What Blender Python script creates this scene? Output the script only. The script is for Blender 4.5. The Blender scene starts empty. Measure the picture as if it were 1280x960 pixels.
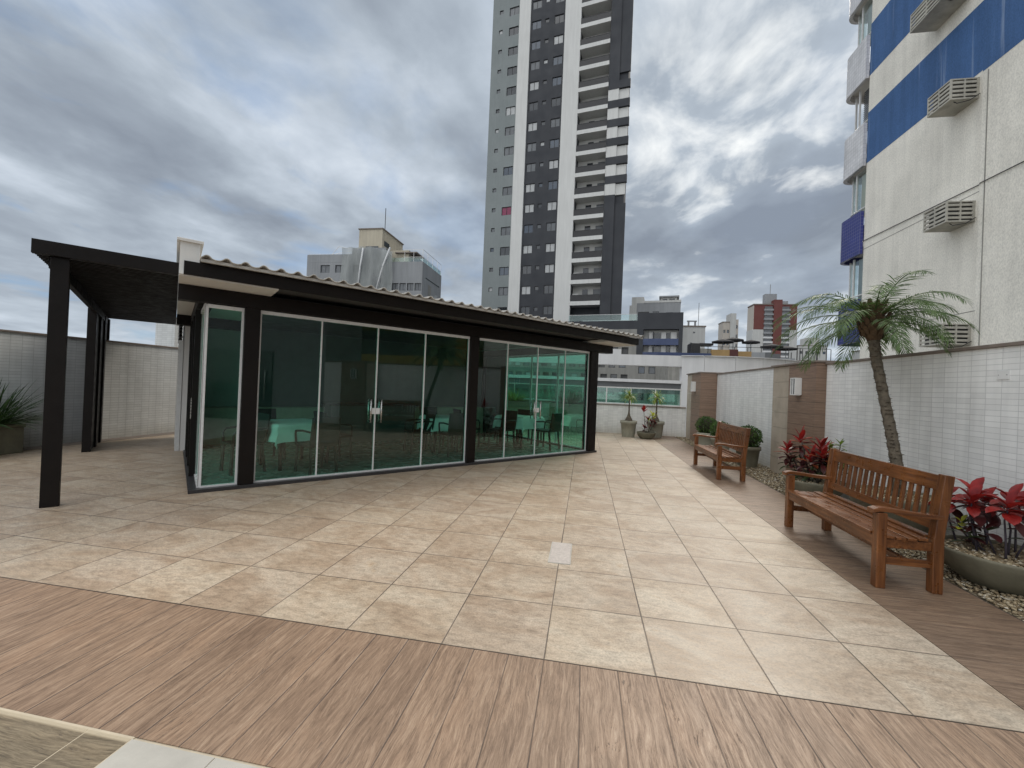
import bpy, math, random
from mathutils import Vector, Matrix, noise as mnoise
random.seed(7)
SC = bpy.context.scene
COL = SC.collection
PI = math.pi
def rad(a): return math.radians(a)

# ------------------------------------------------------------------ materials
class NT:
    def __init__(s, tree): s.t = tree
    def n(s, typ, _out=0, **kw):
        node = s.t.nodes.new(typ)
        ins = kw.pop('ins', {})
        for k, v in kw.items(): setattr(node, k, v)
        for k, v in ins.items():
            sock = node.inputs[k]
            if isinstance(v, bpy.types.NodeSocket): s.t.links.new(v, sock)
            else: sock.default_value = v
        return node
    def math(s, op, a, b=0.0, c=0.0, clamp=False):
        return s.n('ShaderNodeMath', operation=op, use_clamp=clamp, ins={0: a, 1: b, 2: c}).outputs[0]
    def mix(s, f, a, b, typ='MIX'):
        nd = s.n('ShaderNodeMix', data_type='RGBA', blend_type=typ)
        for i, v in ((0, f), (6, a), (7, b)):
            if isinstance(v, bpy.types.NodeSocket): s.t.links.new(v, nd.inputs[i])
            else: nd.inputs[i].default_value = v if i == 0 else (tuple(v) + (1,))[:4]
        return nd.outputs[2]
    def ramp(s, f, stops, interp='LINEAR'):
        nd = s.n('ShaderNodeValToRGB'); s.t.links.new(f, nd.inputs[0])
        cr = nd.color_ramp; cr.interpolation = interp
        while len(cr.elements) > 1: cr.elements.remove(cr.elements[-1])
        for i, (p, c) in enumerate(stops):
            e = cr.elements[0] if i == 0 else cr.elements.new(p)
            e.position = p
            e.color = (c, c, c, 1) if not isinstance(c, (tuple, list)) else (tuple(c) + (1,))[:4]
        return nd.outputs[0]
    def noise(s, vec, scale=5, detail=4, rough=.55, dist=0.0):
        nd = s.n('ShaderNodeTexNoise', ins={'Scale': scale, 'Detail': detail, 'Roughness': rough, 'Distortion': dist})
        if vec is not None: s.t.links.new(vec, nd.inputs['Vector'])
        return nd.outputs[0]
    def mapping(s, vec, scale=(1, 1, 1), loc=(0, 0, 0), rot=(0, 0, 0)):
        return s.n('ShaderNodeMapping', ins={'Vector': vec, 'Scale': scale, 'Location': loc, 'Rotation': rot}).outputs[0]

def base_mat(name, rough=.6, metallic=0.0, spec=.5):
    m = bpy.data.materials.new(name); m.use_nodes = True
    b = m.node_tree.nodes['Principled BSDF']
    b.inputs['Roughness'].default_value = rough; b.inputs['Metallic'].default_value = metallic
    b.inputs['Specular IOR Level'].default_value = spec
    return m, NT(m.node_tree), b
def bump(nt, b, h, dist=.01, strength=.5):
    bp = nt.n('ShaderNodeBump', ins={'Strength': strength, 'Distance': dist, 'Height': h})
    nt.t.links.new(bp.outputs[0], b.inputs['Normal'])
def pos(nt): return nt.n('ShaderNodeNewGeometry').outputs['Position']

def mat(name, col, rough=.6, var=.15, scale=3.0, bmp=0.0, bscale=60.0, metallic=0.0, spec=.5, streak=0.0, rvar=.1, obj=False):
    m, nt, b = base_mat(name, rough, metallic, spec)
    P = nt.n('ShaderNodeTexCoord').outputs['Object'] if obj else pos(nt)
    n1 = nt.noise(P, scale, 5, .6)
    f = nt.ramp(n1, [(.25, 1 - var), (.75, 1 + var * .6)])
    c = nt.mix(1.0, col, f, 'MULTIPLY')
    if streak:
        st = nt.noise(nt.mapping(P, (2.2, 2.2, .16)), 1.6, 6, .65)
        c = nt.mix(1.0, c, nt.ramp(st, [(.35, 1 - streak), (.62, 1.0)]), 'MULTIPLY')
    nt.t.links.new(c, b.inputs['Base Color'])
    r = nt.ramp(nt.noise(P, scale * 2.3, 3), [(.3, max(0, rough - rvar)), (.7, min(1, rough + rvar))])
    nt.t.links.new(r, b.inputs['Roughness'])
    if bmp: bump(nt, b, nt.noise(P, bscale, 4, .6), bmp, .6)
    return m

def leaf_mat(name, c0, c1, rough=.45, tr=.25):
    m, nt, b = base_mat(name, rough)
    P = pos(nt)
    rnd = nt.n('ShaderNodeTexNoise', ins={'Vector': P, 'Scale': 9.0, 'Detail': 3.0}).outputs[0]
    c = nt.mix(nt.ramp(rnd, [(.3, 0.0), (.7, 1.0)]), c0, c1)
    nt.t.links.new(c, b.inputs['Base Color'])
    t = nt.n('ShaderNodeBsdfTranslucent'); nt.t.links.new(c, t.inputs[0])
    mx = nt.n('ShaderNodeMixShader', ins={0: tr, 1: b.outputs[0], 2: t.outputs[0]})
    nt.t.links.new(mx.outputs[0], nt.t.nodes['Material Output'].inputs[0])
    return m

def glass_mat(name, tint, refl=1.0, rough=0.0, blend=None):
    m = bpy.data.materials.new(name); m.use_nodes = True
    nt = NT(m.node_tree); nt.t.nodes.remove(nt.t.nodes['Principled BSDF'])
    tr = nt.n('ShaderNodeBsdfTransparent', ins={0: tint + (1,)})
    gl = nt.n('ShaderNodeBsdfGlossy', ins={0: (.92, 1, .96, 1), 'Roughness': rough})
    fr = nt.n('ShaderNodeFresnel', ins={'IOR': 1.5})
    f = nt.math('MINIMUM', nt.math('MULTIPLY', fr.outputs[0], refl), .42)
    mx = nt.n('ShaderNodeMixShader', ins={0: f, 1: tr.outputs[0], 2: gl.outputs[0]})
    nt.t.links.new(mx.outputs[0], nt.t.nodes['Material Output'].inputs[0])
    return m

T = .593                    # floor tile pitch
def tile_floor_mat():
    m, nt, b = base_mat('terrace_tile', .42)
    P = pos(nt); sx = nt.n('ShaderNodeSeparateXYZ', ins={0: P})
    u = nt.math('DIVIDE', nt.math('ADD', sx.outputs[0], .165 + 40 * T), T)
    v = nt.math('DIVIDE', nt.math('ADD', sx.outputs[1], -2.335 + 40 * T), T)
    fu, fv = nt.math('FRACT', u), nt.math('FRACT', v)
    cell = nt.n('ShaderNodeCombineXYZ', ins={0: nt.math('FLOOR', u), 1: nt.math('FLOOR', v)})
    wn = nt.n('ShaderNodeTexWhiteNoise', ins={'Vector': cell.outputs[0]})
    du = nt.math('MINIMUM', fu, nt.math('SUBTRACT', 1.0, fu)); dv = nt.math('MINIMUM', fv, nt.math('SUBTRACT', 1.0, fv))
    wob = nt.math('MULTIPLY', nt.math('SUBTRACT', nt.noise(P, 1.3, 2), .5), .006)
    dist = nt.math('ADD', nt.math('MINIMUM', du, dv), wob)
    joint = nt.ramp(dist, [(.0045, 1.0), (.0085, 0.0)])
    off = nt.n('ShaderNodeVectorMath', operation='SCALE', ins={0: wn.outputs[1], 3: 23.0}).outputs[0]
    Pl = nt.n('ShaderNodeVectorMath', operation='ADD', ins={0: P, 1: off}).outputs[0]
    big = nt.noise(nt.mapping(Pl, (1.0, 1.7, 1), rot=(0, 0, .5)), 1.7, 6, .62, .9)
    fine = nt.noise(nt.mapping(Pl, (1, 2.2, 1), rot=(0, 0, .35)), 14, 7, .72, .4)
    c = nt.ramp(big, [(.26, (.30, .222, .155)), (.42, (.375, .295, .215)), (.55, (.44, .365, .28)), (.66, (.47, .405, .32)), (.78, (.39, .285, .18))])
    c = nt.mix(1.0, c, nt.ramp(fine, [(.33, .72), (.5, 1.0), (.67, 1.2)]), 'MULTIPLY')
    scr = nt.noise(nt.mapping(Pl, (2.0, 9.0, 1), rot=(0, 0, .55)), 5, 7, .78, .8)
    c = nt.mix(nt.ramp(scr, [(.60, 0.0), (.72, .35)]), c, (.58, .52, .43))
    c = nt.mix(nt.ramp(scr, [(.28, .35), (.38, 0.0)]), c, (.20, .145, .10))
    speck = nt.noise(Pl, 90, 4, .7)
    c = nt.mix(1.0, c, nt.ramp(speck, [(.34, .74), (.5, 1.0), (.66, 1.14)]), 'MULTIPLY')
    tone = nt.ramp(wn.outputs[0], [(0, (.89, .855, .835)), (.5, (.93, .895, .865)), (1, (.965, .94, .905))])
    c = nt.mix(1.0, c, tone, 'MULTIPLY')
    # the outer tiles toward the benches are a paler, greyer batch
    gr = nt.ramp(nt.math('ADD', sx.outputs[0], nt.math('MULTIPLY', nt.noise(P, .5, 2), 1.2)), [(.2, 0.0), (1.6, .4)])
    c = nt.mix(gr, c, nt.mix(1.0, c, (1.0, 1.055, 1.10), 'MULTIPLY'))
    # soiling
    c = nt.mix(1.0, c, nt.ramp(nt.noise(P, .33, 5, .65), [(.3, .92), (.6, 1.04)]), 'MULTIPLY')
    c = nt.mix(nt.math('MULTIPLY', joint, nt.ramp(nt.noise(P, .9, 3), [(.3, .6), (.6, 1.0)])), c, (.06, .045, .033))
    nt.t.links.new(c, b.inputs['Base Color'])
    nt.t.links.new(nt.ramp(fine, [(.3, .34), (.7, .58)]), b.inputs['Roughness'])
    h = nt.math('SUBTRACT', nt.math('MULTIPLY', fine, .25), joint)
    bump(nt, b, h, .004, .5)
    return m

def wood_floor_mat(name, along_y=True, pw=T / 3, tone=1.0, joint_col=(.05, .035, .028), cols=None):
    m, nt, b = base_mat(name, .5)
    P = pos(nt); sx = nt.n('ShaderNodeSeparateXYZ', ins={0: P})
    a, l = (sx.outputs[0], sx.outputs[1]) if along_y else (sx.outputs[1], sx.outputs[0])
    off = .165 if along_y else -2.335
    u = nt.math('DIVIDE', nt.math('ADD', a, off + 60 * pw), pw)
    cid = nt.math('FLOOR', u); fu = nt.math('FRACT', u)
    wn = nt.n('ShaderNodeTexWhiteNoise', noise_dimensions='1D', ins={'W': cid})
    d = nt.math('MINIMUM', fu, nt.math('SUBTRACT', 1.0, fu))
    joint = nt.ramp(d, [(.008, 1.0), (.019, 0.0)])
    L = nt.math('ADD', l, nt.math('MULTIPLY', wn.outputs[0], 40.0))
    vec = nt.n('ShaderNodeCombineXYZ', ins={0: nt.math('MULTIPLY', a, 1.0), 1: L, 2: nt.math('MULTIPLY', wn.outputs[0], 9.0)}).outputs[0]
    warp = nt.noise(nt.mapping(vec, (2.2, .9, 1)), 2.2, 3, .5)
    vw = nt.n('ShaderNodeVectorMath', operation='ADD', ins={0: vec, 1: nt.n('ShaderNodeCombineXYZ', ins={0: nt.math('MULTIPLY', warp, .09)}).outputs[0]}).outputs[0]
    g1 = nt.noise(nt.mapping(vw, (26, 2.0, 1)), 2.0, 9, .76, .5)
    g2 = nt.noise(nt.mapping(vw, (75, 5.0, 1)), 3.0, 8, .8, .3)
    blot = nt.noise(nt.mapping(vec, (2.2, .8, 1)), 1.6, 5, .6, .8)
    cols = cols or [(.35, (.062, .037, .023)), (.43, (.172, .110, .070)), (.52, (.278, .186, .122)), (.60, (.37, .265, .183)), (.68, (.49, .382, .28))]
    cc = [(p, tuple(x * tone for x in c)) for p, c in cols]
    c = nt.ramp(nt.math('ADD', nt.math('MULTIPLY', g1, .6), nt.math('MULTIPLY', g2, .4)), cc)
    c = nt.mix(1.0, c, nt.ramp(blot, [(.3, (.80, .78, .77)), (.52, (1, 1, 1)), (.72, (1.10, 1.06, 1.02))]), 'MULTIPLY')
    c = nt.mix(1.0, c, nt.ramp(wn.outputs[0], [(0, .96), (1, 1.04)]), 'MULTIPLY')
    crack = nt.math('MULTIPLY', nt.ramp(nt.noise(nt.mapping(vw, (46, 5.0, 1)), 1.7, 6, .75, .6), [(.60, 0.0), (.66, 1.0)]), nt.ramp(blot, [(.36, .12), (.58, .85)]))
    c = nt.mix(crack, c, (.055, .038, .03))
    jv = nt.math('MULTIPLY', joint, nt.ramp(nt.noise(P, 1.1, 2), [(.3, .4), (.6, .95)]))
    c = nt.mix(jv, c, joint_col)
    nt.t.links.new(c, b.inputs['Base Color'])
    nt.t.links.new(nt.ramp(g1, [(.3, .58), (.7, .4)]), b.inputs['Roughness'])
    bump(nt, b, nt.math('SUBTRACT', nt.math('ADD', nt.math('MULTIPLY', g2, .5), nt.math('MULTIPLY', crack, -.4)), joint), .003, .55)
    return m

def wall_tile_mat(name, col=(.82, .82, .795), mortar=(.58, .58, .57), w=.165, h=.056, var=.05):
    m, nt, b = base_mat(name, .3)
    P = pos(nt); sx = nt.n('ShaderNodeSeparateXYZ', ins={0: P})
    vec = nt.n('ShaderNodeCombineXYZ', ins={0: nt.math('ADD', sx.outputs[0], sx.outputs[1]), 1: sx.outputs[2]}).outputs[0]
    br = nt.n('ShaderNodeTexBrick', offset=0.0, squash=1.0, ins={'Vector': vec, 'Color1': tuple(c * (1 + var) for c in col) + (1,), 'Color2': tuple(c * (1 - var) for c in col) + (1,),
              'Mortar': mortar + (1,), 'Scale': 1.0, 'Mortar Size': .0027, 'Mortar Smooth': .25, 'Brick Width': w, 'Row Height': h, 'Bias': 0.0})
    c = nt.mix(1.0, br.outputs[0], nt.ramp(nt.noise(P, .8, 5, .6), [(.3, .88), (.65, 1.04)]), 'MULTIPLY')
    st = nt.noise(nt.mapping(P, (3, 3, .22)), 1.5, 5, .6)
    c = nt.mix(1.0, c, nt.ramp(st, [(.32, .86), (.58, 1.0)]), 'MULTIPLY')
    # grime building up toward the ground
    z = nt.ramp(nt.math('ADD', sx.outputs[2], nt.math('MULTIPLY', nt.noise(P, 3, 4), .3)), [(.12, (.78, .75, .69)), (.42, (1, 1, 1))])
    c = nt.mix(1.0, c, z, 'MULTIPLY')
    nt.t.links.new(c, b.inputs['Base Color'])
    wav = nt.noise(P, 26, 3, .5)
    bump(nt, b, nt.math('ADD', nt.math('MULTIPLY', br.outputs[1], -1.0), nt.math('MULTIPLY', wav, .9)), .004, .6)
    return m

def stucco_mat(name, col, streak=.18, bs=38, bd=.012, var=.08):
    m, nt, b = base_mat(name, .85, spec=.25)
    P = pos(nt)
    c = nt.mix(1.0, col, nt.ramp(nt.noise(P, .7, 6, .65), [(.3, 1 - var * 1.6), (.65, 1 + var)]), 'MULTIPLY')
    st = nt.noise(nt.mapping(P, (2.6, 2.6, .12)), 1.4, 7, .66)
    c = nt.mix(1.0, c, nt.ramp(st, [(.34, 1 - streak), (.6, 1.0)]), 'MULTIPLY')
    fine = nt.noise(nt.mapping(P, (1, 1, .55)), bs, 5, .7)
    c = nt.mix(1.0, c, nt.ramp(fine, [(.34, .80), (.60, 1.06)]), 'MULTIPLY')
    if name.startswith('blue'):
        ef = nt.noise(nt.mapping(P, (3.2, 3.2, .10)), 1.9, 5, .6)
        c = nt.mix(nt.ramp(ef, [(.60, 0.0), (.70, .5)]), c, (.30, .38, .52))
    else:
        dr = nt.noise(nt.mapping(P, (5, 5, .14)), 1.3, 6, .7)
        c = nt.mix(nt.ramp(dr, [(.60, 0.0), (.76, .28)]), c, (.38, .35, .29))
    nt.t.links.new(c, b.inputs['Base Color'])
    bump(nt, b, fine, bd, .7)
    return m

def mosaic_mat(name, col, mortar, s=.1, w=None):
    m, nt, b = base_mat(name, .25)
    P = pos(nt); sx = nt.n('ShaderNodeSeparateXYZ', ins={0: P})
    vec = nt.n('ShaderNodeCombineXYZ', ins={0: nt.math('ADD', sx.outputs[0], sx.outputs[1]), 1: sx.outputs[2]}).outputs[0]
    br = nt.n('ShaderNodeTexBrick', offset=0.0, ins={'Vector': vec, 'Color1': tuple(c * 1.06 for c in col) + (1,), 'Color2': tuple(c * .94 for c in col) + (1,), 'Mortar': mortar + (1,),
              'Scale': 1.0, 'Mortar Size': s * .05, 'Brick Width': w or s, 'Row Height': s, 'Mortar Smooth': .2})
    nt.t.links.new(nt.mix(1.0, br.outputs[0], nt.ramp(nt.noise(P, 1.2, 4), [(.3, .8), (.7, 1.1)]), 'MULTIPLY'), b.inputs['Base Color'])
    bump(nt, b, nt.math('MULTIPLY', br.outputs[1], -1.0), .004, .4)
    return m

def bench_wood_mat(sc=(14, 1.0, 14)):
    m, nt, b = base_mat('varnished_wood', .3)
    P = pos(nt)
    g = nt.noise(nt.mapping(P, sc), 3.0, 5, .6, .2)
    g2 = nt.noise(P, 2.2, 4)
    c = nt.ramp(g, [(.3, (.080, .027, .009)), (.5, (.15, .054, .017)), (.7, (.235, .09, .029))])
    c = nt.mix(1.0, c, nt.ramp(g2, [(.3, .72), (.7, 1.2)]), 'MULTIPLY')
    nt.t.links.new(c, b.inputs['Base Color'])
    nt.t.links.new(nt.ramp(nt.noise(P, 12, 4), [(.3, .22), (.7, .46)]), b.inputs['Roughness'])
    bump(nt, b, g, .0006, .3)
    return m

def clad_mat():
    m, nt, b = base_mat('wood_look_cladding', .5)
    P = pos(nt); sx = nt.n('ShaderNodeSeparateXYZ', ins={0: P})
    fz = nt.math('FRACT', nt.math('DIVIDE', sx.outputs[2], .205))
    d = nt.math('MINIMUM', fz, nt.math('SUBTRACT', 1.0, fz))
    g = nt.noise(nt.mapping(P, (1.2, 1.2, 22)), 2.2, 6, .65, .5)
    c = nt.ramp(g, [(.28, (.15, .094, .064)), (.5, (.215, .139, .096)), (.74, (.285, .195, .137))])
    c = nt.mix(nt.ramp(d, [(.012, .8), (.03, 0.0)]), c, (.06, .04, .03))
    nt.t.links.new(c, b.inputs['Base Color']); bump(nt, b, g, .002, .4)
    return m

M = {}
M['tile'] = tile_floor_mat()
M['woodY'] = wood_floor_mat('wood_look_porcelain', True)
M['woodX'] = wood_floor_mat('wood_look_porcelain_across', False, tone=.74)
M['woodDark'] = wood_floor_mat('olive_wood_plank', False, pw=.9, tone=1.0, joint_col=(.45, .38, .27),
    cols=[(.35, (.045, .034, .022)), (.44, (.12, .093, .058)), (.54, (.215, .172, .112)), (.66, (.33, .27, .185))])
M['paletile'] = mat('pale_floor_tile', (.43, .41, .365), .45, .16, 5, .002, 40)
M['joint'] = mat('beige_grout', (.50, .43, .32), .8, .2, 8)
M['darkjoint'] = mat('dark_grout', (.05, .042, .035), .85, .2, 8)
M['walltile'] = wall_tile_mat('white_wall_tile')
M['walltile_l'] = wall_tile_mat('white_wall_tile_shaded', (.62, .63, .615), (.38, .385, .375))  # same white tile, its colour darkened to carry the left wall's shade
M['cap'] = mat('coping_stone', (.19, .155, .13), .6, .25, 5, .002, 60)
M['brown'] = mat('dark_brown_paint', (.0085, .0062, .0052), .5, .3, 4, .001, 90, rvar=.12, spec=.2)
M['black'] = mat('black_cover', (.006, .006, .006), .7)  # plain near-black colour of the pergola cover sheet
M['white'] = mat('white_paint', (.74, .735, .71), .55, .06, 2, .001, 80, streak=.08)
M['soffit'] = mat('soffit_paint', (.70, .685, .65), .7, .08, 2, .001, 80)
M['alu'] = mat('white_aluminium', (.66, .66, .65), .3, .06, 5)
M['steel'] = mat('brushed_steel', (.55, .54, .52), .28, .15, 20, metallic=1.0)
M['roof'] = mat('fibre_cement_sheet', (.50, .48, .44), .8, .28, 3.5, .002, 70, streak=.25)
M['sill'] = mat('dark_granite', (.035, .034, .036), .35, .3, 30)
M['glass'] = glass_mat('green_tempered_glass', (.50, .92, .79), 1.7)
M['railglass'] = glass_mat('pale_green_glass', (.70, .88, .83), 1.3)
M['clearglass'] = glass_mat('clear_glass', (.80, .88, .88), 1.5)
M['inner_floor'] = mat('polished_floor', (.24, .235, .22), .25, .2, 2)
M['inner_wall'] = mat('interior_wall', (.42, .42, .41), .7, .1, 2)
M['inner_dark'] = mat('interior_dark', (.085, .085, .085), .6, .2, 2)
M['cloth'] = mat('white_tablecloth', (.88, .88, .86), .8, .05, 6, .004, 14)
M['wicker'] = mat('dark_wicker', (.018, .015, .013), .55, .5, 60, .004, 160)
M['benchwood'] = bench_wood_mat()
M['benchwood_z'] = bench_wood_mat((14, 14, 1.0))
M['benchwood_x'] = bench_wood_mat((1.0, 14, 14))
M['clad'] = clad_mat()
M['stonepanel'] = mat('beige_stone_panel', (.44, .375, .295), .55, .22, 3, .002, 50, streak=.1)
M['pot'] = mat('olive_clay_pot', (.165, .152, .105), .75, .25, 7, .003, 45, streak=.15)
M['potpale'] = mat('pale_clay_pot', (.31, .295, .23), .75, .2, 7, .003, 45, streak=.12)
M['soil'] = mat('potting_soil', (.045, .034, .025), .95, .5, 30, .02, 60)
M['rim_gravel'] = mat('pot_gravel', (.27, .225, .15), .9, .5, 45, .015, 50)
M['trunk'] = mat('palm_bark', (.12, .098, .07), .95, .5, 18, .02, 55)
M['boot'] = mat('palm_leaf_base', (.10, .062, .032), .9, .5, 22, .02, 60)
M['stem'] = mat('grey_stem', (.10, .085, .07), .85, .35, 25, .004, 80)
M['bluestem'] = mat('purple_stem', (.055, .045, .06), .7, .3, 25)
M['frond'] = leaf_mat('palm_leaf', (.045, .09, .025), (.13, .21, .06), tr=.35)
M['grassleaf'] = leaf_mat('strap_leaf', (.018, .045, .014), (.06, .11, .03))
M['boxleaf'] = leaf_mat('boxwood_leaf', (.022, .055, .010), (.10, .19, .035), tr=.25)
M['redleaf'] = leaf_mat('red_leaf', (.15, .008, .009), (.38, .026, .02), .4, .25)
M['orangeleaf'] = leaf_mat('orange_red_leaf', (.34, .05, .02), (.42, .12, .05), .35, .3)
M['burgleaf'] = leaf_mat('burgundy_leaf', (.035, .012, .012), (.10, .02, .02), .35, .2)
M['oliveleaf'] = leaf_mat('dark_green_leaf', (.02, .035, .012), (.07, .095, .025), .35, .2)
M['limeleaf'] = leaf_mat('lime_leaf', (.12, .22, .03), (.30, .34, .05), .4, .3)
M['yellowleaf'] = leaf_mat('yellow_leaf', (.42, .46, .03), (.55, .55, .05), .4, .3)
def pebble_mat():
    m, nt, b = base_mat('river_pebble', .7)
    at = nt.n('ShaderNodeNewGeometry')
    c = nt.ramp(at.outputs['Random Per Island'], [(0, (.12, .085, .05)), (.3, (.25, .185, .105)), (.6, (.36, .29, .18)), (.88, (.45, .385, .275)), (1, (.54, .50, .42))])
    c = nt.mix(1.0, c, nt.ramp(nt.noise(pos(nt), 45, 3), [(.3, .75), (.7, 1.1)]), 'MULTIPLY')
    nt.t.links.new(c, b.inputs['Base Color']); return m
M['pebble'] = pebble_mat()
M['gravelbase'] = mat('gravel_bed', (.20, .165, .11), .95, .5, 35, .015, 45)
M['stucco'] = stucco_mat('cream_stucco', (.82, .785, .70), .12)
M['blue'] = stucco_mat('blue_stucco', (.065, .14, .305), .2, 38, .008)
M['condo_tile'] = mosaic_mat('pale_balcony_tile', (.66, .655, .665), (.47, .47, .49), .125)
M['condo_blue'] = mosaic_mat('cobalt_balcony_tile', (.028, .036, .19), (.12, .13, .26), .115)
M['concrete'] = mat('concrete', (.33, .32, .29), .85, .2, 2, .004, 40, streak=.3)
M['acwhite'] = mat('concrete_ac_box', (.47, .45, .39), .8, .15, 4, .003, 50, streak=.25)
M['t_grey'] = mat('tower_grey', (.215, .24, .24), .8, .07, .25, streak=.06)
M['t_dark'] = mat('tower_charcoal', (.042, .045, .052), .8, .12, .25, streak=.06)
M['t_white'] = mat('tower_white', (.62, .62, .60), .8, .05, .25, streak=.09)
M['t_back'] = mat('balcony_back_wall', (.54, .54, .52), .8, .08, .4)
M['frame_dark'] = mat('dark_window_frame', (.02, .02, .022), .5)
M['win_dark'] = mat('window_dark', (.022, .027, .034), .08, .4, .9, spec=.8)
M['win_blue'] = mat('window_blue', (.035, .055, .085), .08, .4, .9, spec=.8)
M['win_mid'] = mat('window_blind', (.13, .14, .15), .15, .3, 1.3)
M['win_light'] = mat('window_curtain', (.42, .43, .43), .2, .18, 1.6)
M['win_red'] = mat('window_pink_curtain', (.22, .03, .08), .2, .2, 1.6)
M['w_frame'] = mat('painted_concrete_white', (.63, .63, .63), .75, .06, .4, streak=.1)
M['g_slab'] = mat('grey_slab', (.13, .135, .14), .8, .1, .5, streak=.1)
M['bl_grey'] = mat('grey_render', (.29, .30, .31), .85, .12, .3, streak=.15)
M['bl_cream'] = mat('cream_render', (.50, .45, .35), .85, .1, .4, streak=.15)
M['p_grey'] = mat('podium_grey', (.26, .255, .235), .85, .18, .3, streak=.2)
M['navy'] = mat('navy_balcony', (.035, .055, .13), .4, .2, .6)
M['brick'] = mat('red_brick_render', (.155, .052, .045), .85, .12, .2, streak=.06)
M['cityw'] = mat('pale_city_render', (.52, .52, .50), .85, .1, .1, streak=.12)
M['citycream'] = mat('cream_city_render', (.50, .455, .40), .85, .1, .1, streak=.12)
M['ochre'] = mat('ochre_panel', (.34, .22, .09), .7, .25, 1.2)
M['maroon'] = mat('maroon_panel', (.085, .024, .022), .7, .25, 1.2)
M['umbrella'] = mat('charcoal_canvas', (.022, .022, .025), .9, .2, 2)
M['asphalt'] = mat('city_ground', (.09, .09, .088), .95, .3, .05)
M['yellow'] = mat('yellow_render', (.42, .30, .07), .85, .15, .3, streak=.15)
M['hatch'] = mat('metal_cover', (.47, .42, .38), .5, .2, 35, .003, 120)
M['plastic'] = mat('white_plastic', (.72, .72, .70), .35, .05, 6)
M['stone'] = mat('pale_stone', (.42, .43, .40), .8, .45, 16, .01, 25)
def net_mat():
    m, nt, b = base_mat('scaffold_netting', .9)
    b.inputs['Base Color'].default_value = (.36, .38, .37, 1)
    t = nt.n('ShaderNodeBsdfTransparent')
    n1 = nt.noise(nt.mapping(pos(nt), (1, 1, .3)), .9, 4)
    f = nt.ramp(n1, [(.3, .42), (.7, .72)])
    mx = nt.n('ShaderNodeMixShader', ins={0: f, 1: t.outputs[0], 2: b.outputs[0]})
    nt.t.links.new(mx.outputs[0], nt.t.nodes['Material Output'].inputs[0]); return m
M['net'] = net_mat()

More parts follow.
